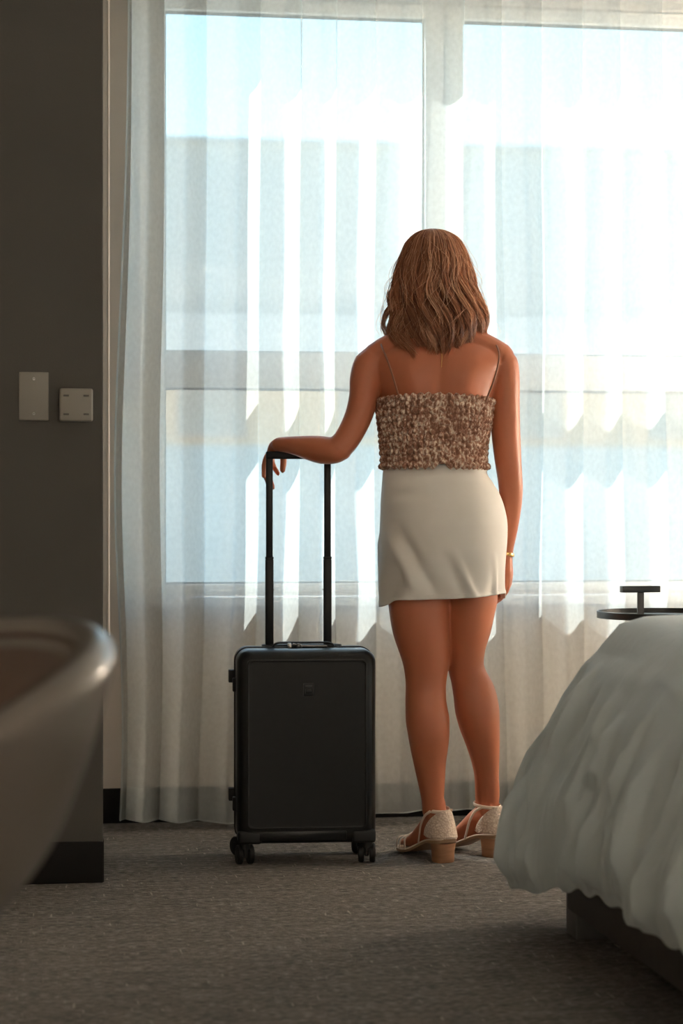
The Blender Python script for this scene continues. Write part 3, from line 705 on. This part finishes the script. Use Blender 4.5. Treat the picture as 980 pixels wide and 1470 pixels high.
# --- smocked bandeau
def torso_at(py):
    A = np.array(TORSO, float); py = np.asarray(py, float)
    return [ci(A[:, 0], A[:, c], py) for c in range(1, 6)]
def build_top():
    NA, NR = 620, 84
    th = np.linspace(0, 2*math.pi, NA, endpoint=False); rows = np.linspace(0, 1, NR)
    n1 = SN(2, 2.2, 8, 21); n2 = SN(2, 9, 8, 22)
    V = []
    outl = ci([566, 585, 610, 635, 660, 676], [539.5, 541, 544, 546.5, 548, 549], np.linspace(560, 680, 121)); outr = ci([566, 585, 610, 635, 660, 676], [709, 707, 703, 698.5, 697, 699], np.linspace(560, 680, 121))
    for r in rows:
        c = np.cos(th); s = np.sin(th)
        back = np.clip(-s, 0, 1)
        ptop = 577 - 9*back**.7*(1-.25*np.abs(c+.15)) + 1.6*np.sin(th*46+1.0*n1(th*3, 0*th)) 
        pbot = 673 + 1.5*np.sin(th*46+.7) - 8.5*np.exp(-((c-.09)/.07)**2)*(s < 0)
        py = ptop + (pbot-ptop)*r
        l, rr, y, bb, bf = torso_at(py)
        lo = np.interp(py, np.linspace(560, 680, 121), outl); ro = np.interp(py, np.linspace(560, 680, 121), outr)
        Z = PZ+y; xa = (lo-490)/FPX*Z-PX0; xb = (ro-490)/FPX*Z-PX0; z = CAMH+(735-py)/FPX*Z
        cx = (xa+xb)/2; w = (xb-xa)/2
        e = 2.25; X = np.sign(c)*np.abs(c)**(2/e); Y = np.sign(s)*np.abs(s)**(2/e)
        # shirring: 11 elastic rows, fine vertical ruffles that wander from row to row
        k = r*11.0; puff = np.abs(np.sin(math.pi*k))**.7
        ph = th*58 + .9*n1(th*6, np.full_like(th, math.floor(k)*1.7)) + .5*n2(th*8, np.full_like(th, k*.8))
        ruf = (.5+.5*np.sin(ph)); edge = 1.0+.9*math.exp(-((1-r)/.05)**2)+.5*math.exp(-(r/.04)**2)
        d = -.0035 + edge*(.0080*puff*(.38+.62*ruf) + .0012*ruf)
        by = np.where(s > 0, bf+.012, bb+.012) + .008*max(0, (r-.75)/.25)
        d2 = d + .0012*n2(th*20, np.full_like(th, k))
        # bust fullness in front comes with the body rings
        V.append(np.stack([cx+(w+d2)*X, y+(by+d2)*Y + .008*(s > 0)*np.clip(s, 0, 1)*0, z+.0010*n2(th*24, np.full_like(th, k*2))], 1))
    V = np.array(V).reshape(-1, 3)
    f = [[i*NA+j, i*NA+(j+1) % NA, (i+1)*NA+(j+1) % NA, (i+1)*NA+j] for i in range(NR-1) for j in range(NA)]
    me = bpy.data.meshes.new('smocked_top'); me.from_pydata(V.tolist(), [], f)
    o = new('smocked_top', me, M['smock'], woman, True)
    sm = o.modifiers.new('thickness', 'SOLIDIFY'); sm.thickness = .0015; sm.offset = -1
    o['label'] = 'brown and cream smocked bandeau top'
    # shoulder straps
    for pts in ([(572, 568, -.106), (565, 545, -.112), (557, 520, -.106), (550, 503, -.086), (547, 495, -.044), (548, 494, .0), (556, 512, .05), (572, 545, .105), (582, 572, .130)],
                [(698, 573, -.098), (708, 548, -.104), (715, 522, -.094), (716, 507, -.078), (713, 497, -.044), (710, 494.5, .0), (704, 512, .05), (690, 545, .105), (680, 572, .130)]):
        m = MB(); m.tube([L(*q) for q in pts], .0025, 8, sub=6); m.build('shoulder_strap', M['strap_cord'], o)
    return o
top = build_top()

# --- skirt
SK = [(668, 551.5, 697, .006, .095, .112), (680, 550, 697.5, .004, .100, .112), (694, 549, 706, .002, .108, .112), (712, 547.5, 716, 0, .120, .112), (734, 546.5, 723, 0, .136, .112), (756, 545.5, 726, 0, .146, .112), (786, 545, 725.5, 0, .147, .112), (812, 545, 724, 0, .140, .112), (835, 545.5, 722, 0, .130, .110), (851, 546.5, 720.5, 0, .124, .110), (872, 547.5, 719, 0, .120, .110)]
def skirt_pts(th, py, extra=0.0):
    A = np.array(SK, float); l, r, y, bb, bf = [ci(A[:, 0], A[:, c], py) for c in range(1, 6)]
    c = np.cos(th); s = np.sin(th); e = 2.3
    Z = PZ+y; xa = (l-490)/FPX*Z-PX0; xb = (r-490)/FPX*Z-PX0
    X = np.sign(c)*np.abs(c)**(2/e); Y = np.sign(s)*np.abs(s)**(2/e)
    return np.stack([(xa+xb)/2 + ((xb-xa)/2+extra)*X, y+(np.where(s > 0, bf, bb)+.009*np.clip((py-676)/45, 0, 1)-.006*np.clip((684-py)/12, 0, 1)+extra)*Y, CAMH+(735-py)/FPX*Z], -1)
def build_skirt():
    NA, NR = 260, 90; th = np.linspace(0, 2*math.pi, NA, endpoint=False); V = []
    n1 = SN(2, 1.6, 7, 31)
    for r in np.linspace(0, 1, NR):
        c, s = np.cos(th), np.sin(th)
        hem = ci([-1.0, -.93, -.8, -.45, 0, .5, 1.0], [871, 868, 861, 858.5, 857.5, 854.5, 851], c)
        hem = np.where(s > 0, hem*.35+.65*864, hem)
        py = 668 + (hem-668)*r
        # drape: pull wrinkles fanning from the hem towards the left, soft hollow under the seat
        x = c; d = np.zeros_like(th)
        if r > .0:
            d += .0085*np.clip((r-.55)/.45, 0, 1)**1.3*np.sin(9*x + 5*r + 1.3*n1(x*1.5, np.full_like(x, r*2)))*(s < .2)
            d += .0100*np.exp(-((x + .62 - 1.15*(r-.72))/.10)**2)*np.clip((r-.45)*4, 0, 1)*np.clip((1.02-r)*6, 0, 1)*(s < 0)
            d -= .0110*np.exp(-((x + .45 - 1.15*(r-.66))/.11)**2)*np.clip((r-.40)*4, 0, 1)*np.clip((1.05-r)*5, 0, 1)*(s < 0)
            d += .0075*np.exp(-((x - .28 - .9*(r-.85))/.07)**2)*np.clip((r-.6)*4, 0, 1)*(s < 0)
            d -= .0075*np.exp(-((x - .16 - .9*(r-.85))/.08)**2)*np.clip((r-.6)*4, 0, 1)*(s < 0)
            d += .0080*np.exp(-((x - .80 - .35*(r-.9))/.05)**2)*np.clip((r-.66)*4, 0, 1)*(s < 0)
            d -= .0070*np.exp(-((x + .62)/.30)**2)*np.exp(-((r-.22)/.05)**2)*(s < 0)          # crease below the waist
            d += .0012*n1(x*4, np.full_like(x, r*4))
        hemroll = .0025*math.exp(-((1-r)/.025)**2)
        V.append(skirt_pts(th, py, d+hemroll))
    V = np.array(V).reshape(-1, 3)
    f = [[i*NA+j, i*NA+(j+1) % NA, (i+1)*NA+(j+1) % NA, (i+1)*NA+j] for i in range(NR-1) for j in range(NA)]
    me = bpy.data.meshes.new('mini_skirt'); me.from_pydata(V.tolist(), [], f)
    o = new('mini_skirt', me, M['skirt'], woman, True); o['label'] = 'ivory woven mini skirt'
    sm = o.modifiers.new('thickness', 'SOLIDIFY'); sm.thickness = .0022; sm.offset = -1
    # wrap panel edge showing at the left side
    W = []
    for r in np.linspace(0, 1, 40):
        py = 736 + (871-736)*r; row = []
        for q in np.linspace(0, 1, 14):
            pt = L(549.5 - 8.0*math.sin(math.pi*min(1, q))*min(1, r*3)*(1-.35*r**3), py, .0 + .075*q); row.append(pt)
        W.append(row)
    m = MB(); m.loft(W, caps=False, closed=False); fl = m.build('wrap_panel', M['skirt'], o)
    sm = fl.modifiers.new('thickness', 'SOLIDIFY'); sm.thickness = .002
    th0 = np.full(10, math.radians(256.5)); pp = skirt_pts(th0, np.linspace(670, 705, 10), np.full(10, .0006))
    m = MB(); m.tube([Vector(a) for a in pp], .0007, 6); m.build('dart_seam', M['seam'], o)
    hp = []
    for q in np.linspace(math.pi*1.03, math.pi*1.97, 60):
        c = math.cos(q); hy = float(ci([-1.0, -.93, -.8, -.45, 0, .5, 1.0], [871, 868, 861, 858.5, 857.5, 854.5, 851], [c])[0])-6
        hp.append(Vector(skirt_pts(np.array([q]), np.array([hy]), np.array([.0012]))[0]))
    m = MB(); m.tube(hp, .0006, 5); m.build('hem_stitch', M['skirt'], o)
build_skirt()

# --- sandals
def build_sandal(F, name):
    root = empty(name, (0, 0, 0)); root.parent = woman
    root['label'] = 'cream strappy sandal with woven heel cup and block heel'
    sd = dense(SOLE, 3); topr = []; 
    rings = []
    for u, w, hv in sd:
        t = .008 if u > .02 else .010
        rings.append([F(u, hv*.98, w+.002), F(u, hv, w-.001), F(u, hv, w-t+.001), F(u, hv*.95, w-t), F(u, -hv*.95, w-t), F(u, -hv, w-t+.001), F(u, -hv, w-.001), F(u, -hv*.98, w+.002)])
    m = MB(); m.loft(rings); m.build('sole', M['sole'], root, 40)
    m = MB()
    for sg in (-1, 1): m.tube([F(u, sg*(hv-.001), w+.001) for u, w, hv in sd], .0024, 6)
    m.build('welt', M['sandal_strap'], root)
    hr = []
    for w, a, b_ in ((0, .024, .025), (.002, .0255, .0265), (.03, .0265, .0275), (.052, .030, .030)):
        rg = []
        for k in range(20):
            q = 2*math.pi*k/20; c, s = math.cos(q), math.sin(q)
            rg.append(F(-.003+a*math.copysign(abs(c)**.55, c), b_*math.copysign(abs(s)**.55, s), w))
        hr.append(rg)
    m = MB(); m.loft(hr); m.build('block_heel', M['heel'], root, 40)
    # heel cup: wraps the heel, tall at the back, swept down at the sides
    rows = []
    for j in range(13):
        t = j/12; row = []
        for k in range(25):
            q = (k/24-.5)*2; ang = math.pi + q*R(112)
            h = .066 + t*(.070*math.cos(q*math.pi/2)**.8+.004)
            rr = .0395 - .0050*t**1.5*math.cos(q*1.4); ru = .0455-.006*t
            row.append(F(.004+.55*(F.ua-.006)*t**1.3+ru*math.cos(ang)*1.0, rr*math.sin(ang), h))
        rows.append(row)
    m = MB(); m.loft(rows, caps=False, closed=False); o = m.build('heel_cup', M['raffia'], root); sm = o.modifiers.new('thickness', 'SOLIDIFY'); sm.thickness = .0022; sm.offset = 1
    # ankle strap
    zs = .138
    pts = [F(F.ua-.006+.0385*math.cos(q), .0350*math.sin(q), zs+.004*math.cos(q)) for q in [2*math.pi*k/28 for k in range(30)]]
    m = MB(); m.tube(pts, [(.0012, .0048)]*30, 8, ref=None, round_caps=False)
    # flat band: re-made with vertical reference
    m = MB(); m.tube(pts, [(.0050, .0014)]*30, 8, ref=(0, 0, 1), round_caps=False); st = m.build('ankle_strap', M['sandal_strap'], root)
    sgn = F.side
    c = F(F.ua-.006, sgn*.0372, zs)
    m = MB(); d = F.u
    for a, b_ in (((-.008, .007), (.008, .007)), ((.008, .007), (.008, -.007)), ((.008, -.007), (-.008, -.007)), ((-.008, -.007), (-.008, .007))):
        m.tube([c+d*a[0]+Vector((0, 0, a[1])), c+d*b_[0]+Vector((0, 0, b_[1]))], .0013, 6)
    m.tube([c+d*.008, c-d*.010], .001, 6); m.build('buckle', M['gold'], st)
    # side straps swept from heel cup top to the waist of the sole
    for sg in (-1, 1):
        m = MB(); m.tube([F(.006, sg*.034, .136), F(.028, sg*.0385, .122), F(.046, sg*.0400, .095), F(.060, sg*.0365, .065), F(.070, sg*.0335, .044)], [(.0014, .0042)]*5, 8, ref=F.v, sub=4); m.build('side_strap', M['sandal_strap'], root)
    for (u0, u1, hh) in ((.128, .150, .064), (.158, .146, .056), (.182, .176, .048)):
        hv = .043 if u0 < .17 else .038
        m = MB(); m.tube([F(u0, -hv, .018), F((2*u0+u1)/3, -hv*.92, .042), F((u0+u1)/2, 0, hh), F((u0+2*u1)/3, hv*.92, .040), F(u1, hv, .018)], [(.0042, .0013)]*5, 8, ref=F.u, sub=4); m.build('toe_strap', M['sandal_strap'], root)
build_sandal(FEET[0], 'sandal'); build_sandal(FEET[1], 'sandal')

# --- jewellery
m = MB(); pts = []
c = L(727.6, 795, .0575)
for k in range(32):
    q = 2*math.pi*k/30; pts.append(c+Vector((.0190*math.cos(q), .0265*math.sin(q), -.004*math.cos(q))))
m.tube(pts, [(.0052, .0011)]*32, 8, ref=(0, 0, 1), round_caps=False); br = m.build('bracelet', M['gold'], woman)
m = MB(); m.tube([L(632, 500, -.078), L(634, 512, -.090), L(633.5, 527, -.098)], [.0009, .0009, .0012], 6, sub=3)
m.tube([L(600, 478, -.045), L(615, 490, -.066), L(632, 500, -.076), L(650, 490, -.066), L(662, 478, -.045), L(664, 482, .03), L(640, 505, .07), L(625, 508, .074), L(603, 500, .07), L(594, 482, .03), L(600, 478, -.045)], .0008, 6, sub=4)
m.build('necklace', M['gold'], woman)

# --- hair
def build_hair():
    ys = [327.5, 331, 337, 346, 358, 369, 391, 411, 429, 443, 457, 475, 490, 507]
    lf = [619.5, 604, 594, 586, 580, 575, 568, 564, 560, 558, 556, 555, 560, 572]
    rt = [622.5, 638, 651, 660, 667, 672, 679, 682, 687, 694, 699, 698, 692, 682]
    bk = [.004, .040, .060, .078, .092, .100, .108, .110, .108, .108, .112, .116, .116, .110]
    ft = [.004, .045, .066, .084, .096, .104, .108, .106, .102, .098, .095, .095, .094, .090]
    def env(py):
        l, r, b, f = ci(ys, lf, py), ci(ys, rt, py), ci(ys, bk, py), ci(ys, ft, py)
        a = np.array([(q-490)/FPX*PZ-PX0 for q in (l, r)]); cx = a.mean(0); w = (a[1]-a[0])/2
        return cx, w, b, f, CAMH+(735-py)/FPX*PZ
    V = []; F = []; SH = []
    NP = 26
    def add_strand(P, r0, shade):
        n0 = len(V); n = len(P)
        T = np.gradient(P, axis=0); T /= np.linalg.norm(T, axis=1)[:, None]+1e-9
        A = np.cross(T, [0.3, 1, 0.1]); A /= np.linalg.norm(A, axis=1)[:, None]+1e-9; B = np.cross(T, A)
        t = np.linspace(0, 1, n); rr = r0*np.clip(np.minimum(.5+t*3, (1-t)*5+.15), .15, 1)
        for k in range(3):
            q = 2*math.pi*k/3; V.extend((P+rr[:, None]*(math.cos(q)*A+math.sin(q)*B)).tolist())
        for i in range(n-1):
            for k in range(3):
                k2 = (k+1) % 3; F.append([n0+k*n+i, n0+k2*n+i, n0+k2*n+i+1, n0+k*n+i+1])
        SH.extend([shade]*(3*n))
    def path(phi, k, py_end, am, fr, p1, p2, j=(0, 0, 0, 0), dphi=0.0):
        # from the crown to the tip; strands of a lock start spread over the scalp and gather lower down
        t = np.linspace(0, 1, NP); py = 327.8 + (py_end-327.8)*t**1.5
        cx, w, b, f, z = env(py)
        grow = np.clip((t-.34)/.66, 0, 1)**.8
        lat = .0265*am*grow*np.sin(fr*6.283*t+p1); rad = .0170*am*grow*np.sin(fr*6.283*t+p2)
        ang = phi + dphi*(1-.93*np.clip(t*1.3, 0, 1)**.8); ss, cc = np.sin(ang), np.cos(ang)
        dep = np.where(cc > 0, b, f); jj = np.clip(t*4, 0, 1)*(1-.45*t)
        x = cx + w*k*ss + lat*cc + rad*ss + j[0]*jj; y = .012 - dep*k*cc + lat*ss - rad*cc + j[1]*jj
        return np.stack([x, y, z + j[2]*t], 1)
    g = np.random.default_rng(5)
    ph1 = SN(1, 2.0, 5, 61); clumps = []
    for lay, cnt in ((.80, 26), (.88, 28), (.965, 30)):
        for ic in range(cnt):
            phi = -2.4 + 4.8*(ic+.5)/cnt + g.normal(0, .05)
            endb = 507 - 20*abs(math.sin(phi/1.3))**1.6 - (1-lay)*12 + g.normal(0, 6)
            p1 = 1.5*float(ph1(np.array([phi]))[0]) + lay*17 + g.normal(0, .7)
            clumps.append((phi, lay, endb, g.uniform(.55, 1.15), g.uniform(1.9, 2.5), p1, p1+1.4+g.normal(0, .3), g.uniform(.08, .80)))
    for ci_, (phi, lay, ye, am, fr, p1, p2, sh) in enumerate(clumps):
        for s in range(58):
            rad = abs(g.normal(0, 1)); q = g.uniform(0, 6.28)
            j = (.0046*rad*math.cos(q), .0046*rad*math.sin(q), g.normal(0, .005))
            P = path(phi, min(lay+g.normal(0, .010), 1.0), ye+g.normal(0, 4.5), am*(1+g.normal(0, .06)), fr, p1+g.normal(0, .10), p2+g.normal(0, .10), j, g.normal(0, .16))
            edge = min(1, rad/2.2)                                     # rim highlight put into the colour of the lock edges
            add_strand(P, g.uniform(.0006, .0012), float(np.clip(sh+.20*edge+g.normal(0, .20), 0, 1)))
    # fly-away strands
    for s in range(70):
        phi = g.uniform(-2.3, 2.3)
        P = path(phi, g.uniform(1.0, 1.07), g.uniform(470, 508), g.uniform(.6, 2.0), g.uniform(1.5, 3.2), g.uniform(0, 6.28), g.uniform(0, 6.28), (g.normal(0, .004), g.normal(0, .004), 0))
        add_strand(P, .00045, .95)
    for pts in ([(600, 333), (585, 360), (563, 405), (549, 440), (546, 465), (553, 484)], [(606, 342), (622, 358), (640, 374)], [(655, 345), (676, 395), (690, 425), (702, 450), (700, 468), (690, 480)], [(598, 340), (584, 365), (577, 395)], [(600, 338), (588, 352), (580, 372), (577, 392)]):
        A = np.array(pts, float); t = np.linspace(0, len(pts)-1, NP)
        px = ci(np.arange(len(pts)), A[:, 0], t); py = ci(np.arange(len(pts)), A[:, 1], t)
        cx, w, b, f, z = env(py); x = (px-490)/FPX*PZ-PX0
        q = np.clip((x-cx)/np.maximum(w, .01), -1, 1); y = .012-b*np.sqrt(np.clip(1-q*q, .02, 1))*1.03
        add_strand(np.stack([x, y, z], 1), .0006, 1.0)
    # inner mass so the head stays covered between locks
    NA = 72; phs = np.linspace(-2.5, 2.5, NA); NRr = 40; n0 = len(V)
    nn = SN(2, 3.0, 6, 77)
    for r in np.linspace(0, 1, NRr):
        py = 327.8 + r**1.7*(488-327.8); cx, w, b, f, z = env(np.full(NA, py))
        ye = 1 - .06*np.abs(np.sin(phs/1.3))
        k = .80 + .035*nn(phs*5+2*r, np.full(NA, r*3)) 
        k = np.where(r < .25, .93*np.ones(NA), k) if r < .25 else k*(1 if r > .5 else 1)
        x = cx+w*k*np.sin(phs); y = .012-np.where(np.cos(phs) > 0, b, f)*k*np.cos(phs)
        V.extend(np.stack([x, y, z], 1).tolist()); SH.extend([.15]*NA)
    for i in range(NRr-1):
        for q in range(NA-1): F.append([n0+i*NA+q, n0+i*NA+q+1, n0+(i+1)*NA+q+1, n0+(i+1)*NA+q])
    me = bpy.data.meshes.new('hair'); me.from_pydata(V, [], F)
    at_ = me.attributes.new('shade', 'FLOAT', 'POINT'); at_.data.foreach_set('value', np.array(SH, dtype=np.float32))
    o = new('hair', me, M['hair'], woman, True); o['label'] = 'wavy auburn shoulder-length hair'
build_hair()

# ------------------------------------------------------------------ bed
BX, BY0, BY1 = 1.25, 2.55, 4.56
bed = empty('bed', (2.2, 3.5, 0)); tag(bed, 'low bed with dark frame at the right, covered by the duvet', 'bed')
def bedpart(mb, name, m, smooth=40):
    o = mb.build(name, m, bed, smooth); o.matrix_parent_inverse = Matrix.Translation(-Vector(bed.location)); return o
bedpart(MB().box((1.205, (BY0+BY1)/2, .150), (.035, BY1-BY0-.06, .19), .006), 'foot_rail', M['bedframe'])
for y in (BY0+.03, BY1-.03): bedpart(MB().box((2.2, y, .150), (1.95, .035, .19), .006), 'side_rail', M['bedframe'])
bedpart(MB().box((2.2, 3.55, .235), (1.93, 1.9, .02)), 'slat_base', M['bedframe'])
for (x, y) in ((1.235, BY1-.055), (1.235, BY0+.055), (3.10, BY1-.055), (3.10, BY0+.055)):
    bedpart(MB().box((x, y, .045), (.09, .09, .09), .004), 'leg', M['bedleg'])
bedpart(MB().box((2.235, 3.555, .41), (1.92, 1.92, .32), .06, 4), 'mattress', M['mattress'])
def build_duvet():
    # perimeter of the mattress top: window side -> corner -> foot -> corner -> near side
    r = .10; P = []; NRM = []
    def seg(a, b, n, nrm):
        for t in np.linspace(0, 1, n, endpoint=False): P.append((a[0]+(b[0]-a[0])*t, a[1]+(b[1]-a[1])*t)); NRM.append(nrm)
    def arc(cx, cy, a0, a1, n):
        for t in np.linspace(0, 1, n, endpoint=False):
            q = a0+(a1-a0)*t; P.append((cx+r*math.cos(q), cy+r*math.sin(q))); NRM.append((math.cos(q), math.sin(q)))
    seg((3.2, BY1), (BX+r, BY1), 200, (0, 1)); arc(BX+r, BY1-r, math.pi/2, math.pi, 130)
    seg((BX, BY1-r), (BX, BY0+r), 620, (-1, 0)); arc(BX+r, BY0+r, math.pi, 1.5*math.pi, 40); seg((BX+r, BY0), (3.2, BY0), 100, (0, -1))
    P = np.array(P); NM = np.array(NRM); N = len(P)
    arcl = np.concatenate([[0], np.cumsum(np.linalg.norm(np.diff(P, axis=0), axis=1))])
    # smooth fold coordinate uses arc length plus extra through corners
    turn = np.concatenate([[0], np.cumsum(np.linalg.norm(np.diff(NM, axis=0), axis=1))]); q = arcl + .22*turn
    corner = np.exp(-((P[:, 0]-BX)/.30)**2)*np.exp(-((P[:, 1]-BY1)/.30)**2)
    spine = np.stack([np.clip(P[:, 0], 2.1, 3.2), np.full(N, 3.55)], 1)
    n1 = SN(1, 7.0, 8, 41); n2 = SN(2, 3.0, 8, 42); n3 = SN(2, 9.0, 8, 43); n4 = SN(2, 22, 8, 44)
    fold = np.sin(2*math.pi*(q/.155) + 1.6*n1(q)) ; fold2 = np.sin(2*math.pi*q/.083 + 1.8*n1(q*1.3+5))
    ridge = 1-2*np.abs(fold)**.8*np.sign(1)                           # sharp crests
    gd = np.random.default_rng(12); RD = []
    for k in range(150):
        qq = gd.uniform(q[0], q[-1]); wd = gd.uniform(.009, .021); s0 = gd.uniform(.02, .65); s1 = s0 + gd.uniform(.25, .9)
        RD.append((qq, gd.normal(0, .07), wd, wd*gd.uniform(1.0, 1.9)*gd.choice([1, 1, -.9]), s0, s1, gd.uniform(1, 4), gd.uniform(0, 6.28)))
    for k in range(170):                                               # fine sharp creases
        qq = gd.uniform(q[0], q[-1]); wd = gd.uniform(.004, .008); s0 = gd.uniform(.0, .75); s1 = s0 + gd.uniform(.15, .55)
        RD.append((qq, gd.normal(0, .12), wd, wd*gd.uniform(.7, 1.3)*gd.choice([1, -1]), s0, s1, gd.uniform(1, 4), gd.uniform(0, 6.28)))
    def ridges(s):
        f = np.zeros(N)
        for qq, dr, wd, a, s0, s1, fr, p0 in RD:
            if s < s0 or s > s1: continue
            u_ = (s-s0)/(s1-s0); e_ = min(1, u_*4, (1-u_)*4 if s1 < 1.05 else 1)
            cq = qq + dr*(s-.5) + .004*math.sin(fr*6*s+p0); x_ = (q-cq)/(wd*(1+.5*s))
            f += a*e_*np.where(x_ < 0, np.exp(-(x_/1.5)**2), np.exp(-np.abs(x_*1.6)**1.3))
        return f
    rows = []
    for k in np.linspace(1, 0, 16, endpoint=False):                    # top of the bed
        xy = P + (spine-P)*k**1.2*1.0
        z = .715 - .020*np.exp(-k*14) - .052*np.exp(-k*26) + .006*n3(xy[:, 0]*1, xy[:, 1]*1)*min(1, k*6) + .004*n2(xy[:, 0]*3, xy[:, 1]*3)
        rows.append(np.column_stack([xy, z]))
    so_ = [0, .04, .075, .12, .20, .32, .45, .60, .74, .87, 1.0]
    off = [0, .020, .040, .058, .090, .132, .172, .204, .220, .228, .222]
    dz = [.640, .622, .603, .576, .530, .452, .374, .294, .225, .165, .118]
    ns = 80
    for s in np.linspace(0, 1, ns):
        o = float(ci(so_, off, [s])[0]); z = float(ci(so_, dz, [s])[0])
        am = .040*s**.8*(1-.25*s)
        hemlift = s**2*(.060*(1-corner) + .016*n1(q*.8+3) - .012*corner)
        w = .74 + .26*corner
        f = am*(.28*fold + .12*fold2*s) + ridges(s) + .007*n2(q*2.2, np.full(N, s*1.6)) + .0008*n4(q*2, np.full(N, s*3))
        f -= .030*s**6*(1+.4*fold)                                     # hem gathers inwards
        d = np.maximum(o*w + np.clip(f, -.014-.01*s, .05)*np.where(corner > .5, .85, 1.0), .004)
        zz = z + hemlift + .006*fold*s
        rows.append(np.column_stack([P + NM*d[:, None], zz]))
    # hem turned under
    last = rows[-1].copy(); last[:, :2] -= NM*.020; last[:, 2] += .012; rows.append(last)
    last = last.copy(); last[:, :2] -= NM*.030; last[:, 2] += .030; rows.append(last)
    V = np.concatenate(rows); NRw = len(rows)
    F = [[i*N+j, i*N+j+1, (i+1)*N+j+1, (i+1)*N+j] for i in range(NRw-1) for j in range(N-1)]
    me = bpy.data.meshes.new('duvet'); me.from_pydata(V.tolist(), [], F)
    bm = bmesh.new(); bm.from_mesh(me); bmesh.ops.recalc_face_normals(bm, faces=bm.faces); bm.to_mesh(me); bm.free()
    o = new('duvet', me, M['duvet'], None, True); tag(o, 'rumpled grey-white duvet hanging over the foot of the bed', 'duvet')
    sm = o.modifiers.new('smooth', 'SMOOTH'); sm.factor = .5; sm.iterations = 2
build_duvet()

# ------------------------------------------------------------------ small drinks table by the curtain
def build_table():
    Z = 5.75; c = at(955, 735, Z); zt = CAMH-(877-735)/FPX*Z
    root = empty('side_table', (c.x, c.y, 0), -THETA); tag(root, 'small round black metal side table with T-shaped handle behind the bed', 'side table')
    r = .188; n = 64; rim = []
    for rr, z in ((r-.004, zt-.016), (r, zt-.019), (r, zt-.001), (r-.001, zt), (r-.004, zt), (r-.005, zt-.001), (r-.005, zt-.014)):
        rim.append([Vector((rr*math.cos(2*math.pi*k/n), rr*math.sin(2*math.pi*k/n), z)) for k in range(n)])
    MB().loft(rim, caps=False).build('tray_rim', M['black_metal'], root, 40)
    MB().cyl((0, 0, zt-.019), (0, 0, zt-.013), r-.003, 64).build('tray', M['black_metal'], root, 40)
    xp = (919-955)/FPX*Z; ztop = CAMH-(841-735)/FPX*Z
    MB().box((xp, 0, (ztop-.018+.012)/2), (.018, .012, ztop-.018-.012), .001).build('post', M['black_metal'], root, 40)
    MB().box((xp-.001, 0, ztop-.009), (.112, .022, .018), .0015, rot=Euler((0, 0, R(14))).to_matrix()).build('handle', M['black_metal'], root, 40)
    MB().cyl((xp*.5, 0, 0), (xp*.5, 0, .012), .15, 48, bevel=.002).build('base', M['black_metal'], root, 40)
build_table()

# ------------------------------------------------------------------ tub chair at the left, close to the camera
def build_chair():
    Z = 2.2; c = at(-246, 735, Z); PH0 = R(40)               # PH0: where the middle of the back points
    root = empty('tub_chair', (c.x, c.y, 0), -THETA); tag(root, 'taupe leather tub chair at the lower left edge, nearest the camera', 'chair')
    NPh, NS = 84, 26; SPAN = R(128)
    ZB = .44
    def shell(dp, s, inset):
        phi = PH0+dp; top = .800 - .080*min(abs(dp)/R(85), 1.6)**2
        r_ = float(ci([0, .12, .26, .39, .62, .87, 1], [.05, .13, .19, .226, .263, .290, .300], [s])[0]) - inset
        return Vector((r_*math.cos(phi), r_*1.04*math.sin(phi), ZB + (top-ZB)*s))
    rings = []
    for i in range(NPh+1):
        dp = -SPAN + 2*SPAN*i/NPh
        rg = [shell(dp, j/NS, 0) for j in range(NS+1)]
        t0 = shell(dp, 1, 0); t1 = shell(dp, 1, .042); mid = (t0+t1)/2; dv = (t1-t0)/2
        rg += [mid - dv*math.cos(math.pi*k/8) + Vector((0, 0, .020*math.sin(math.pi*k/8))) for k in range(1, 8)]
        rg += [shell(dp, max(j/NS, .06), .042) for j in range(NS, -1, -1)]
        rings.append(rg)
    o = MB().loft(rings).build('shell', M['leather'], root, 60)
    pts = [shell(-SPAN + 2*SPAN*i/NPh, 1, .041) for i in range(NPh+1)]
    MB().tube(pts, .0045, 8).build('rim_piping', M['leather_in'], o)
    rr = []
    for i in range(NPh+1):
        dp = -SPAN*.97 + 2*SPAN*.97*i/NPh
        rr.append([shell(dp, .30+.66*j/14, .044+.010*math.sin(math.pi*j/14)) for j in range(15)])
    m = MB(); m.loft(rr, caps=False, closed=False); m.build('inner_lining', M['leather_in'], root)
    n = 48; cr = []
    for q, z in ((.30, .46), (.80, .475), (.98, .50), (1.0, .53), (.96, .555), (.80, .568), (.4, .574)):
        cr.append([Vector((q*.165*math.cos(2*math.pi*k/n), q*.17*math.sin(2*math.pi*k/n), z)) for k in range(n)])
    MB().loft(cr).build('seat_cushion', M['leather_in'], root)
    MB().cyl((0, 0, .02), (0, 0, .45), .028, 20).build('pedestal', M['black_metal'], root, 40)
    MB().cyl((0, 0, 0), (0, 0, .02), .24, 48, bevel=.004).build('base', M['black_metal'], root, 40)
build_chair()
